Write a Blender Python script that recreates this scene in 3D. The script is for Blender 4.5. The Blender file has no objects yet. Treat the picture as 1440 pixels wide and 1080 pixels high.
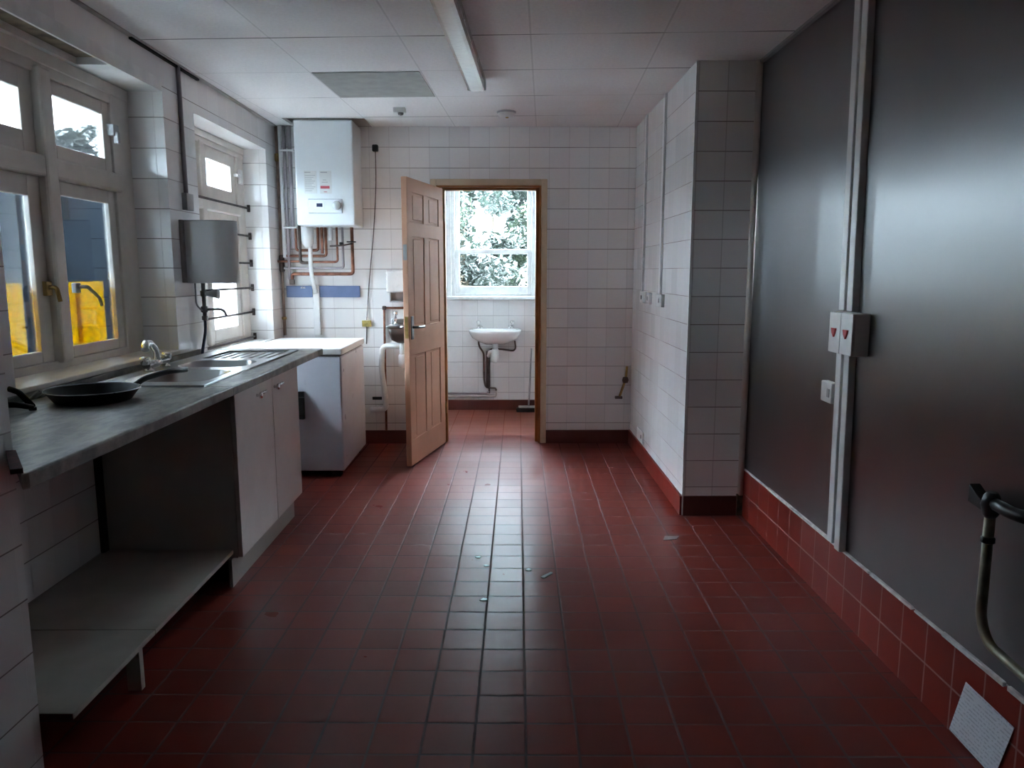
import bpy, bmesh, math, random
from mathutils import Vector, Matrix, Euler
random.seed(7)
S = bpy.context.scene
COL = S.collection
PI = math.pi
# ------------------------------------------------------------------ measured room
D, H, XR, XP, YP, XL = 5.951, 2.4486, 1.339, 0.997, 4.122, -1.747
T = 0.1524

# ------------------------------------------------------------------ mesh builder
class MB:
    def __init__(s): s.bm = bmesh.new()
    def box(s, x0, x1, y0, y1, z0, z1, bev=0.0, seg=2, M=None):
        r = bmesh.ops.create_cube(s.bm, size=1.0)
        vs = r['verts']
        c = Vector(((x0+x1)/2, (y0+y1)/2, (z0+z1)/2)); d = (abs(x1-x0), abs(y1-y0), abs(z1-z0))
        for v in vs: v.co = Vector((v.co.x*d[0], v.co.y*d[1], v.co.z*d[2])) + c
        out = vs
        if bev > 0:
            es = list({e for v in vs for e in v.link_edges})
            rb = bmesh.ops.bevel(s.bm, geom=es, offset=min(bev, min(d)*0.45), segments=seg, profile=0.5, affect='EDGES')
            out = list({v for f in rb['faces'] for v in f.verts} | {v for v in vs if v.is_valid})
        if M is not None:
            for v in out: v.co = M @ v.co
        return s
    def prism(s, pts, z0, z1, bev=0.0, axis='Z', smooth=False):
        """polygon pts extruded along an axis"""
        def mk(a, b, c):
            return {'Z': Vector((a, b, c)), 'Y': Vector((a, c, b)), 'X': Vector((c, a, b))}[axis]
        lo = [s.bm.verts.new(mk(a, b, z0)) for a, b in pts]
        hi = [s.bm.verts.new(mk(a, b, z1)) for a, b in pts]
        n = len(pts); fs = []
        fs.append(s.bm.faces.new(lo[::-1])); fs.append(s.bm.faces.new(hi))
        for i in range(n):
            f = s.bm.faces.new((lo[i], lo[(i+1) % n], hi[(i+1) % n], hi[i])); f.smooth = smooth; fs.append(f)
        if bev > 0:
            es = [e for e in {e for f in fs[:2] for e in f.edges}]
            bmesh.ops.bevel(s.bm, geom=es, offset=bev, segments=2, profile=0.5, affect='EDGES')
        return s
    def lathe(s, prof, c=(0, 0, 0), n=28, axis='Z', M=None, ring=False):
        """prof: (r, h) list; r=0 closes"""
        c = Vector(c); rings = []
        for r, h in prof:
            if r < 1e-6:
                p = [Vector((0, 0, h))]
            else:
                p = [Vector((r*math.cos(2*PI*i/n), r*math.sin(2*PI*i/n), h)) for i in range(n)]
            q = []
            for v in p:
                if axis == 'X': v = Vector((v.z, v.x, v.y))
                elif axis == 'Y': v = Vector((v.y, v.z, v.x))
                if M is not None: v = M @ v
                q.append(s.bm.verts.new(v + c))
            rings.append(q)
        for a, b in zip(rings, rings[1:]):
            for i in range(n):
                j = (i+1) % n
                if len(a) == 1 and len(b) == 1: continue
                if len(a) == 1: f = s.bm.faces.new((a[0], b[j], b[i])) if True else None
                elif len(b) == 1: f = s.bm.faces.new((a[i], a[j], b[0]))
                else: f = s.bm.faces.new((a[i], a[j], b[j], b[i]))
                f.smooth = True
        for q, rev in ((rings[0], True), (rings[-1], False)):
            if len(q) > 2 and not ring:
                try: s.bm.faces.new(q[::-1] if rev else q)
                except ValueError: pass
        return s
    def tube(s, pts, r, n=12, fil=0.0, rad=None):
        P = [Vector(p) for p in pts]
        if fil > 0 and len(P) > 2:
            Q = [P[0]]
            for i in range(1, len(P)-1):
                a, b, c = P[i-1], P[i], P[i+1]
                d1, d2 = (a-b), (c-b); f = min(fil, d1.length*0.48, d2.length*0.48)
                p0, p2 = b + d1.normalized()*f, b + d2.normalized()*f
                for k in range(7):
                    t = k/6; Q.append(p0*(1-t)**2 + b*2*t*(1-t) + p2*t*t)
            Q.append(P[-1]); P = Q
        tn = []
        for i in range(len(P)):
            a = P[max(0, i-1)]; b = P[min(len(P)-1, i+1)]
            tn.append((b-a).normalized())
        up = Vector((0, 0, 1)) if abs(tn[0].z) < 0.9 else Vector((1, 0, 0))
        u = tn[0].cross(up).normalized(); rings = []
        for i, p in enumerate(P):
            u = (u - tn[i]*u.dot(tn[i])).normalized(); w = tn[i].cross(u)
            rr = r if rad is None else rad[min(i, len(rad)-1)]
            rings.append([s.bm.verts.new(p + (u*math.cos(2*PI*k/n) + w*math.sin(2*PI*k/n))*rr) for k in range(n)])
        for a, b in zip(rings, rings[1:]):
            for k in range(n):
                j = (k+1) % n
                f = s.bm.faces.new((a[k], a[j], b[j], b[k])); f.smooth = True
        s.bm.faces.new(rings[0][::-1]); s.bm.faces.new(rings[-1])
        return s
    def quad(s, a, b, c, d):
        s.bm.faces.new([s.bm.verts.new(Vector(p)) for p in (a, b, c, d)]); return s
    def xform(s, M):
        for v in s.bm.verts: v.co = M @ v.co
        return s

def obj(name, mb, mat, parent=None, local=False, smooth=False):
    bm = mb.bm
    bmesh.ops.recalc_face_normals(bm, faces=bm.faces)
    me = bpy.data.meshes.new(name)
    if parent is not None and not local:
        off = Vector((0, 0, 0)); p = parent
        while p is not None:
            off += Vector(p.location); p = p.parent
        for v in bm.verts: v.co -= off
    bm.to_mesh(me); bm.free()
    if smooth:
        for p in me.polygons: p.use_smooth = True
    me.materials.append(mat)
    o = bpy.data.objects.new(name, me); COL.objects.link(o)
    if parent is not None: o.parent = parent
    return o

def tag(o, label=None, cat=None, group=None, kind=None):
    if label: o['label'] = label
    if cat: o['category'] = cat
    if group: o['group'] = group
    if kind: o['kind'] = kind
    return o
def thing(name, label, cat, loc=(0, 0, 0), rotz=0.0, group=None):
    o = bpy.data.objects.new(name, None); COL.objects.link(o)
    o.empty_display_size = 0.05
    o.location = loc; o.rotation_euler = (0, 0, rotz)
    return tag(o, label, cat, group)
def struct(name, mb, mat, label=None, parent=None):
    o = obj(name, mb, mat, parent)
    o['kind'] = 'structure'
    if label: o['label'] = label
    return o
def struct_root(name, loc=(0, 0, 0), rotz=0.0, label=None):
    o = bpy.data.objects.new(name, None); COL.objects.link(o); o.location = loc; o.rotation_euler = (0, 0, rotz)
    o['kind'] = 'structure'
    if label: o['label'] = label
    return o

# ------------------------------------------------------------------ materials
class NT:
    def __init__(s, name):
        s.m = bpy.data.materials.new(name); s.m.use_nodes = True
        s.t = s.m.node_tree; s.t.nodes.clear()
        s.out = s.t.nodes.new('ShaderNodeOutputMaterial')
    def n(s, kind, **kw):
        x = s.t.nodes.new(kind)
        for k, v in kw.items(): setattr(x, k, v)
        return x
    def l(s, a, b): s.t.links.new(a, b)
    def set(s, sock, v):
        if isinstance(v, bpy.types.NodeSocket): s.l(v, sock)
        else: sock.default_value = v
    def math(s, op, a, b=None, c=None):
        x = s.n('ShaderNodeMath', operation=op); s.set(x.inputs[0], a)
        if b is not None: s.set(x.inputs[1], b)
        if c is not None: s.set(x.inputs[2], c)
        return x.outputs[0]
    def mix(s, f, a, b, blend='MIX'):
        x = s.n('ShaderNodeMix', data_type='RGBA', blend_type=blend)
        s.set(x.inputs[0], f)
        for i, v in ((6, a), (7, b)):
            if isinstance(v, (tuple, list)) and len(v) == 3: v = (*v, 1)
            s.set(x.inputs[i], v)
        return x.outputs[2]
    def ramp(s, f, lo, hi):
        x = s.n('ShaderNodeMapRange'); x.clamp = True; x.interpolation_type = 'SMOOTHSTEP'
        s.set(x.inputs[0], f); x.inputs[1].default_value = lo; x.inputs[2].default_value = hi
        return x.outputs[0]
    def noise(s, vec, scale, detail=3, rough=0.5):
        x = s.n('ShaderNodeTexNoise'); x.inputs['Scale'].default_value = scale
        x.inputs['Detail'].default_value = detail; x.inputs['Roughness'].default_value = rough
        if vec is not None: s.l(vec, x.inputs['Vector'])
        return x.outputs['Fac']
    def bsdf(s, col, rough, metal=0.0, normal=None, spec=0.5, **kw):
        b = s.n('ShaderNodeBsdfPrincipled')
        if isinstance(col, (tuple, list)) and len(col) == 3: col = (*col, 1)
        s.set(b.inputs['Base Color'], col); s.set(b.inputs['Roughness'], rough); s.set(b.inputs['Metallic'], metal)
        s.set(b.inputs['Specular IOR Level'], spec)
        for k, v in kw.items(): s.set(b.inputs[k], v)
        if normal is not None: s.l(normal, b.inputs['Normal'])
        s.l(b.outputs[0], s.out.inputs[0]); return b
    def bump(s, h, strength=0.3, dist=0.002):
        b = s.n('ShaderNodeBump'); b.inputs['Strength'].default_value = strength; b.inputs['Distance'].default_value = dist
        s.l(h, b.inputs['Height']); return b.outputs[0]

def plain(name, col, rough=0.5, metal=0.0, var=0.12, scale=9.0, bump=0.0, spec=0.5, **kw):
    k = NT(name); tc = k.n('ShaderNodeTexCoord').outputs['Object']
    nz = k.noise(tc, scale, 4)
    c2 = tuple(c*(1-var) for c in col)
    c1 = tuple(min(1, c*(1+var*0.5)) for c in col)
    cc = k.mix(k.ramp(nz, 0.3, 0.7), c1, c2)
    nr = k.bump(k.noise(tc, scale*14, 3), bump, 0.001) if bump else None
    rr = k.math('MULTIPLY_ADD', k.noise(tc, scale*2.3, 2), 0.12, rough-0.06)
    k.bsdf(cc, rr, metal, nr, spec, **kw); return k.m

def tiles(name, col, grout, offu=(0, 0), offv=0.0, size=T, gw=0.004, vgrout=0.45, rough=0.12, gcol_rough=0.8,
          rot=0.0, floor=False, tilt=0.012, var=0.06, stain=None, wav=0.05, spec=0.5, rows=None, hgrout=1.0, ground=None, rvar=0.0, rn=0.14):
    k = NT(name)
    geo = k.n('ShaderNodeNewGeometry')
    pos = geo.outputs['Position']
    sp = k.n('ShaderNodeSeparateXYZ'); k.l(pos, sp.inputs[0])
    sn = k.n('ShaderNodeSeparateXYZ'); k.l(geo.outputs['True Normal'], sn.inputs[0])
    X, Y, Z = sp.outputs
    if floor:
        a = k.math('SUBTRACT', X, offu[0]); b = k.math('SUBTRACT', Y, offu[1])
        ca, sa = math.cos(rot), math.sin(rot)
        u = k.math('ADD', k.math('MULTIPLY', a, ca), k.math('MULTIPLY', b, sa))
        v = k.math('SUBTRACT', k.math('MULTIPLY', b, ca), k.math('MULTIPLY', a, sa))
        flat = None
    else:
        isx = k.math('GREATER_THAN', k.math('ABSOLUTE', sn.outputs[0]), 0.5)
        ux = k.math('SUBTRACT', X, offu[0]); uy = k.math('SUBTRACT', Y, offu[1])
        u = k.math('ADD', k.math('MULTIPLY', uy, isx), k.math('MULTIPLY', ux, k.math('SUBTRACT', 1.0, isx)))
        v = k.math('SUBTRACT', Z, offv)
        flat = k.math('GREATER_THAN', k.math('ABSOLUTE', sn.outputs[2]), 0.5)
    def cell(c):
        q = k.math('DIVIDE', c, size); fl = k.math('FLOOR', q); fr = k.math('SUBTRACT', q, fl)
        d = k.math('MULTIPLY', k.math('MINIMUM', fr, k.math('SUBTRACT', 1.0, fr)), size)
        m = k.math('SUBTRACT', 1.0, k.ramp(d, gw*0.35, gw*0.75))
        return fl, m
    fu, mu = cell(u); fv, mv = cell(v)
    # uneven grout line strength
    gn = k.ramp(k.noise(pos, 2.3, 2), 0.3, 0.62)
    muv = k.math('MULTIPLY', mu, vgrout)
    mvh = k.math('MULTIPLY', mv, k.math('MULTIPLY_ADD', gn, 0.35*hgrout, 0.65*hgrout))
    gm = k.math('MAXIMUM', muv, mvh)
    gb = k.math('MAXIMUM', mu, mv)
    if flat is not None:
        inv = k.math('SUBTRACT', 1.0, flat); gm = k.math('MULTIPLY', gm, inv); gb = k.math('MULTIPLY', gb, inv)
    cv = k.n('ShaderNodeCombineXYZ'); k.l(fu, cv.inputs[0]); k.l(fv, cv.inputs[1])
    wn = k.n('ShaderNodeTexWhiteNoise', noise_dimensions='3D'); k.l(cv.outputs[0], wn.inputs[0])
    c1 = tuple(c*(1+var*0.6) for c in col); c2 = tuple(c*(1-var) for c in col)
    base = k.mix(wn.outputs['Value'], c1, c2)
    if stain:
        base = k.mix(k.math('MULTIPLY', k.ramp(k.noise(pos, 3.1, 5, 0.65), 0.45, 0.75), stain[1]), base, stain[0])
    cc = k.mix(gm, base, grout)
    # each tile sits at its own slight angle
    wv = k.n('ShaderNodeVectorMath', operation='SUBTRACT'); k.l(wn.outputs['Color'], wv.inputs[0]); wv.inputs[1].default_value = (0.5, 0.5, 0.5)
    ws = k.n('ShaderNodeVectorMath', operation='SCALE'); k.l(wv.outputs[0], ws.inputs[0]); ws.inputs['Scale'].default_value = tilt*2
    hgt = k.math('ADD', k.math('SUBTRACT', 1.0, gb), k.math('MULTIPLY', k.noise(pos, 16.0, 3), wav*8))
    bp = k.n('ShaderNodeBump'); bp.inputs['Strength'].default_value = 0.35; bp.inputs['Distance'].default_value = 0.0015
    k.l(hgt, bp.inputs['Height'])
    na = k.n('ShaderNodeVectorMath', operation='ADD'); k.l(bp.outputs[0], na.inputs[0]); k.l(ws.outputs[0], na.inputs[1])
    nn = k.n('ShaderNodeVectorMath', operation='NORMALIZE'); k.l(na.outputs[0], nn.inputs[0])
    rr = k.math('MULTIPLY_ADD', k.noise(pos, 5.0, 4), rn, rough-rn*0.45)
    if rvar: rr = k.math('ADD', rr, k.math('MULTIPLY', k.ramp(k.noise(pos, 1.7, 4, 0.6), 0.4, 0.7), rvar))
    rr = k.math('ADD', rr, k.math('MULTIPLY', gb, gcol_rough-rough))
    k.bsdf(cc, rr, 0.0, nn.outputs[0], spec)
    return k.m

def glass(name, tint=(0.93, 0.97, 0.97), haze=0.06):
    k = NT(name)
    tr = k.n('ShaderNodeBsdfTransparent'); tr.inputs[0].default_value = (*tint, 1)
    gl = k.n('ShaderNodeBsdfGlossy'); gl.inputs['Roughness'].default_value = 0.02
    df = k.n('ShaderNodeBsdfTranslucent'); df.inputs[0].default_value = (0.85, 0.9, 0.92, 1)
    fr = k.n('ShaderNodeFresnel'); fr.inputs[0].default_value = 1.45
    pos = k.n('ShaderNodeTexCoord').outputs['Object']
    hz = k.math('MULTIPLY', k.ramp(k.noise(pos, 4.0, 4, 0.6), 0.25, 0.8), haze*1.6)
    m1 = k.n('ShaderNodeMixShader'); k.l(hz, m1.inputs[0]); k.l(tr.outputs[0], m1.inputs[1]); k.l(df.outputs[0], m1.inputs[2])
    m2 = k.n('ShaderNodeMixShader'); k.l(k.math('MULTIPLY', fr.outputs[0], 0.8), m2.inputs[0]); k.l(m1.outputs[0], m2.inputs[1]); k.l(gl.outputs[0], m2.inputs[2])
    k.l(m2.outputs[0], k.out.inputs[0]); return k.m

def steel(name, col=(0.55, 0.55, 0.56), rough=0.32, stretch=(1, 1, 1), aniso=0.0, tan=(0, 1, 0)):
    k = NT(name); pos = k.n('ShaderNodeNewGeometry').outputs['Position']
    mp = k.n('ShaderNodeMapping'); k.l(pos, mp.inputs[0]); mp.inputs['Scale'].default_value = stretch
    f = k.noise(mp.outputs[0], 40.0, 3); g = k.noise(pos, 2.2, 4, 0.6)
    cc = k.mix(g, tuple(c*0.82 for c in col), col)
    rr = k.math('ADD', k.math('MULTIPLY_ADD', f, 0.03, rough-0.015), k.math('MULTIPLY', g, 0.05))
    kw = {}
    if aniso:
        tv = k.n('ShaderNodeCombineXYZ')
        for i in range(3): tv.inputs[i].default_value = tan[i]
        kw = {'Anisotropic': aniso, 'Tangent': tv.outputs[0]}
    k.bsdf(cc, rr, 1.0, **kw); return k.m

def leafmat(name, col):
    k = NT(name); pos = k.n('ShaderNodeNewGeometry').outputs['Position']
    cc = k.mix(k.noise(pos, 3.0, 4), tuple(c*0.5 for c in col), tuple(c*1.5 for c in col))
    d = k.n('ShaderNodeBsdfPrincipled'); k.l(cc, d.inputs['Base Color']); d.inputs['Roughness'].default_value = 0.4
    t = k.n('ShaderNodeBsdfTranslucent'); k.l(cc, t.inputs[0])
    m = k.n('ShaderNodeMixShader'); m.inputs[0].default_value = 0.35; k.l(d.outputs[0], m.inputs[1]); k.l(t.outputs[0], m.inputs[2])
    k.l(m.outputs[0], k.out.inputs[0]); return k.m

WT = (0.82, 0.80, 0.79)
GR = (0.24, 0.20, 0.19)
M = {}
M['tile_left'] = tiles('white_tile_left', WT, GR, (0.6405, 4.04), 2.2977, vgrout=0.18)
M['tile_back'] = tiles('white_tile_back', WT, GR, (0.6405, 0.0), 2.2977, vgrout=0.30)
M['tile_pillar'] = tiles('white_tile_pillar', WT, GR, (1.163, 4.122), 2.2977, vgrout=0.45)
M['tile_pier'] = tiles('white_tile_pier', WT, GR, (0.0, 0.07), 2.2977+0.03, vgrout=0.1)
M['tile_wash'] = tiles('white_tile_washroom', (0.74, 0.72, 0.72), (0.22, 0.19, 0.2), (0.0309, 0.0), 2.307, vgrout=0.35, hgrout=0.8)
M['quarry'] = tiles('red_quarry_floor', (0.185, 0.026, 0.018), (0.125, 0.08, 0.08), (0.0825, 3.5031), 0, floor=True, rot=-0.0166,
                    vgrout=0.85, gw=0.007, rough=0.28, tilt=0.006, var=0.15, stain=((0.14, 0.026, 0.02), 0.4), wav=0.012, spec=0.22, rvar=0.07, rn=0.05)
M['quarry_wash'] = tiles('red_quarry_washroom', (0.27, 0.075, 0.05), (0.24, 0.12, 0.10), (0.0825, 3.5031), 0, floor=True, rot=-0.0166,
                    vgrout=0.4, hgrout=0.5, gw=0.005, rough=0.34, tilt=0.003, var=0.1, wav=0.0, rn=0.02, spec=0.25)
M['red_skirt'] = tiles('red_quarry_skirting', (0.21, 0.023, 0.015), (0.36, 0.22, 0.20), (0.0, 0.05), 0.133, vgrout=0.75, gw=0.006, rough=0.3, var=0.18, size=0.146, spec=0.2)
M['brown_skirt'] = tiles('brown_quarry_skirting', (0.12, 0.03, 0.024), (0.12, 0.06, 0.05), (0.0825, 0.0), 0.4, vgrout=0.4, gw=0.005, rough=0.3, var=0.15)
M['plaster'] = plain('white_plaster', (0.74, 0.73, 0.72), 0.7, bump=0.05)
M['frame_paint'] = plain('cream_frame_paint', (0.66, 0.61, 0.56), 0.35, var=0.08)
M['white_gloss'] = plain('white_gloss', (0.78, 0.78, 0.77), 0.28, var=0.05)
M['white_plastic'] = plain('white_plastic', (0.75, 0.75, 0.74), 0.38, var=0.05)
M['sealant'] = plain('white_sealant', (0.75, 0.73, 0.72), 0.6, var=0.25, scale=25)
M['magnolia'] = plain('magnolia_paint', (0.66, 0.52, 0.36), 0.4, var=0.08)
M['peach'] = plain('peach_door_paint', (0.68, 0.40, 0.27), 0.6, var=0.07, scale=4, spec=0.06)
M['lining'] = plain('brown_lining_wood', (0.40, 0.17, 0.045), 0.45, var=0.3, scale=6)
M['dark_hole'] = plain('gap_shade', (0.035, 0.028, 0.018), 0.9, var=0.6, scale=14)  # shade colour for the gap beside the cabinet
M['old_timber'] = plain('stained_lintel_timber', (0.15, 0.115, 0.075), 0.85, var=0.65, scale=10, bump=0.3)
M['cabinet'] = plain('cabinet_laminate', (0.56, 0.50, 0.47), 0.42, var=0.06, scale=5)
M['cab_side'] = plain('cabinet_carcass', (0.42, 0.39, 0.35), 0.5, var=0.06, scale=5)
M['board'] = plain('shelf_board', (0.46, 0.43, 0.38), 0.5, var=0.12, scale=6)
M['chip'] = plain('bare_chipboard_edge', (0.10, 0.022, 0.018), 0.8, var=0.4, scale=40)
M['freezer'] = plain('freezer_enamel', (0.62, 0.63, 0.70), 0.3, var=0.08, scale=4)
M['freezer_lid'] = plain('freezer_lid_enamel', (0.76, 0.75, 0.74), 0.3, var=0.10, scale=5)
M['seal'] = plain('grey_rubber_seal', (0.22, 0.20, 0.19), 0.6)
M['black'] = plain('black_plastic', (0.012, 0.012, 0.014), 0.4, var=0.3)
M['nonstick'] = plain('black_nonstick', (0.010, 0.010, 0.011), 0.5, var=0.3, spec=0.10)
M['pan_rim'] = steel('pan_rim_metal', (0.5, 0.5, 0.52), 0.25)
M['chrome'] = plain('chrome', (0.78, 0.79, 0.80), 0.12, 1.0, var=0.05)
M['brushed'] = steel('sink_steel', (0.52, 0.53, 0.54), 0.26, (1, 1, 1))
M['panel_steel'] = steel('wall_panel_steel', (0.30, 0.30, 0.302), 0.33, (1, 2.0, 0.06), 0.88, (0, 1, 0))
M['copper'] = plain('tarnished_copper', (0.33, 0.145, 0.095), 0.4, 0.8, var=0.45, scale=20)
M['brass'] = plain('tarnished_brass', (0.40, 0.27, 0.10), 0.4, 0.8, var=0.4, scale=20)
M['grey_pipe'] = plain('grey_painted_pipe', (0.36, 0.32, 0.34), 0.5, 0.0, var=0.15)
M['oxide'] = plain('oxidised_pipe', (0.13, 0.095, 0.085), 0.5, 0.5, var=0.4, scale=20)
M['rust'] = plain('rusty_steel', (0.09, 0.07, 0.07), 0.6, 0.5, var=0.35, scale=20)
M['blue'] = plain('blue_painted_board', (0.135, 0.185, 0.34), 0.5, var=0.12, scale=12)
M['boiler'] = plain('boiler_enamel', (0.72, 0.77, 0.80), 0.3, var=0.03, scale=3)
M['boiler_panel'] = plain('boiler_fascia', (0.70, 0.74, 0.79), 0.35, var=0.03)
M['lcd'] = plain('dark_display', (0.03, 0.04, 0.09), 0.2)
M['grey_dial'] = plain('grey_dial', (0.42, 0.45, 0.45), 0.4)
M['paper'] = plain('paper_label', (0.68, 0.70, 0.70), 0.6, var=0.05)
M['print'] = plain('grey_print', (0.40, 0.42, 0.44), 0.7)
M['red_print'] = plain('red_print', (0.55, 0.10, 0.13), 0.6)
M['red_switch'] = plain('red_rocker', (0.45, 0.02, 0.02), 0.35)
M['heater'] = plain('heater_casing', (0.60, 0.60, 0.61), 0.35, var=0.05, scale=4)
M['blue_hose'] = plain('dark_blue_hose', (0.05, 0.075, 0.14), 0.45)
M['dull_valve'] = plain('dull_chrome_valve', (0.34, 0.33, 0.33), 0.35, 0.7, var=0.3, scale=20)
M['grey_plastic'] = plain('grey_plastic', (0.40, 0.40, 0.41), 0.4)
M['yellow_stain'] = plain('yellowed_plate', (0.42, 0.34, 0.10), 0.5, var=0.5, scale=30)
M['ceramic'] = plain('white_ceramic', (0.82, 0.80, 0.80), 0.08, var=0.02)
M['brown_dark'] = plain('dark_brown_body', (0.05, 0.035, 0.03), 0.4, var=0.3)
M['soil'] = plain('outdoor_paving', (0.36, 0.36, 0.34), 0.9, var=0.3, scale=2)
M['slate'] = plain('blue_grey_fence_paint', (0.010, 0.014, 0.020), 0.9, var=0.45, scale=1.6, spec=0.05)
M['bark'] = plain('bark', (0.10, 0.075, 0.05), 0.9, var=0.4, scale=12)
M['ceil_tile_grey'] = plain('grey_ceiling_tile', (0.36, 0.36, 0.34), 0.8, var=0.10, scale=14)
M['mop'] = plain('dark_mop_head', (0.03, 0.028, 0.03), 0.8, var=0.4)
M['glass'] = glass('window_glass', haze=0.001)
M['glass_hazy'] = glass('weathered_glass', (0.92, 0.95, 0.96), haze=0.01)
M['glass_film'] = glass('filmed_glass', haze=0.0012)
M['glass_frost'] = glass('obscured_glass', (0.98, 1.0, 1.0), haze=0.16)
M['glass_dimmed'] = glass('dimmed_glass', (0.42, 0.44, 0.45), haze=0.002)  # tint darkened to cut daylight through the near window's lower panes
M['void'] = plain('void_dark', (0.02, 0.02, 0.02), 1.0)

# worktop: mottled grey marble-look laminate with worn patches
k = NT('worktop_laminate'); pos = k.n('ShaderNodeNewGeometry').outputs['Position']
mp = k.n('ShaderNodeMapping'); k.l(pos, mp.inputs[0]); mp.inputs['Scale'].default_value = (3.0, 1.0, 1.0)
a = k.ramp(k.noise(mp.outputs[0], 9.0, 6, 0.65), 0.40, 0.60); b = k.ramp(k.noise(pos, 26.0, 5, 0.7), 0.35, 0.7)
cc = k.mix(a, (0.25, 0.24, 0.215), (0.145, 0.145, 0.14)); cc = k.mix(k.math('MULTIPLY', b, 0.25), cc, (0.36, 0.34, 0.30))
k.bsdf(cc, 0.4, spec=0.22); M['worktop'] = k.m
# translucent yellow board
k = NT('yellow_board'); pos = k.n('ShaderNodeNewGeometry').outputs['Position']
cc = k.mix(k.noise(pos, 2.0, 3), (0.80, 0.56, 0.0), (0.72, 0.48, 0.0))
d = k.n('ShaderNodeBsdfPrincipled'); k.l(cc, d.inputs['Base Color']); d.inputs['Roughness'].default_value = 0.45
t = k.n('ShaderNodeBsdfTranslucent'); k.l(cc, t.inputs[0])
m = k.n('ShaderNodeMixShader'); m.inputs[0].default_value = 0.85; k.l(d.outputs[0], m.inputs[1]); k.l(t.outputs[0], m.inputs[2])
k.l(m.outputs[0], k.out.inputs[0]); M['yellow'] = k.m
# ceiling: lay-in tiles 613 mm, turned three degrees against the walls
k = NT('ceiling_tiles'); geo = k.n('ShaderNodeNewGeometry'); sp = k.n('ShaderNodeSeparateXYZ'); k.l(geo.outputs['Position'], sp.inputs[0])
pos = geo.outputs['Position']
a = k.math('SUBTRACT', sp.outputs[0], -1.107); b = k.math('SUBTRACT', sp.outputs[1], 3.755); rt = -0.052
u = k.math('ADD', k.math('MULTIPLY', a, math.cos(rt)), k.math('MULTIPLY', b, math.sin(rt)))
v = k.math('SUBTRACT', k.math('MULTIPLY', b, math.cos(rt)), k.math('MULTIPLY', a, math.sin(rt)))
def lines(c, p, g):
    q = k.math('DIVIDE', c, p); fr = k.math('FRACT', q)
    dd = k.math('MULTIPLY', k.math('MINIMUM', fr, k.math('SUBTRACT', 1.0, fr)), p)
    return k.math('SUBTRACT', 1.0, k.ramp(dd, g*0.4, g)), dd
lu, du = lines(u, 0.613, 0.006); lv, dv = lines(v, 0.616, 0.0075)
gn = k.ramp(k.noise(pos, 1.9, 2), 0.42, 0.60)
gl = k.math('MAXIMUM', k.math('MULTIPLY', lu, 0.22), k.math('MULTIPLY', lv, k.math('MULTIPLY_ADD', gn, 0.7, 0.25)))
bar = k.math('SUBTRACT', 1.0, k.ramp(k.math('MINIMUM', du, dv), 0.010, 0.014))
base = k.mix(k.ramp(k.noise(pos, 60.0, 4, 0.7), 0.3, 0.8), (0.80, 0.785, 0.785), (0.71, 0.695, 0.695))
base = k.mix(k.math('MULTIPLY', bar, 0.35), base, (0.82, 0.81, 0.81))
base = k.mix(k.math('MULTIPLY', k.ramp(k.noise(pos, 0.9, 5, 0.6), 0.52, 0.8), 0.30), base, (0.52, 0.44, 0.40))
cc = k.mix(gl, base, (0.05, 0.045, 0.045))
k.bsdf(cc, 0.75, 0, k.bump(k.noise(pos, 90.0, 3), 0.12, 0.001)); M['ceiling'] = k.m
# printed notice
k = NT('printed_notice'); tc = k.n('ShaderNodeTexCoord').outputs['Object']; sp = k.n('ShaderNodeSeparateXYZ'); k.l(tc, sp.inputs[0])
ln = k.ramp(k.math('SINE', k.math('MULTIPLY', sp.outputs[2], 520.0)), 0.1, 0.6)
wd = k.ramp(k.noise(tc, 120.0, 2), 0.42, 0.55)
cc = k.mix(k.math('MULTIPLY', k.math('MULTIPLY', ln, wd), 0.5), (0.70, 0.71, 0.76), (0.30, 0.31, 0.37))
k.bsdf(cc, 0.6); M['notice'] = k.m
# prismatic light cover
k = NT('prismatic_cover'); tc = k.n('ShaderNodeTexCoord').outputs['Object']
k.bsdf((0.62, 0.57, 0.52), k.math('MULTIPLY_ADD', k.noise(tc, 9.0, 3), 0.2, 0.05), 0, k.bump(k.noise(tc, 22.0, 3), 0.35, 0.006), 0.8)
M['cover'] = k.m

# ================================================================== ROOM SHELL
struct('floor', MB().box(-2.3, 1.6, -4.1, 6.24, -0.12, 0.0), M['quarry'], 'red quarry tile kitchen floor')
struct('floor_washroom', MB().box(-2.3, 1.6, 6.24, 7.75, -0.12, -0.001), M['quarry_wash'], 'red brown washroom floor beyond the door')
XO = -2.07                                            # outer face of the left wall
W1 = (2.68, 4.04, 0.945, 2.271); W2 = (4.428, 5.71, 0.86, 2.245)
wl = MB()
for y0, y1, z0, z1 in ((-4.1, W1[0], -0.1, 2.75), (W1[0], W1[1], -0.1, W1[2]), (W1[0], W1[1], W1[3]+0.06, 2.75), (W1[1], W2[0], -0.1, 2.75),
                       (W2[0], W2[1], -0.1, W2[2]), (W2[0], W2[1], W2[3], 2.75), (W2[1], 7.75, -0.1, 2.75)):
    wl.box(XO, XL, y0, y1, z0, z1)
struct('wall_left', wl, M['tile_left'], 'white tiled left wall with two windows')
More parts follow.
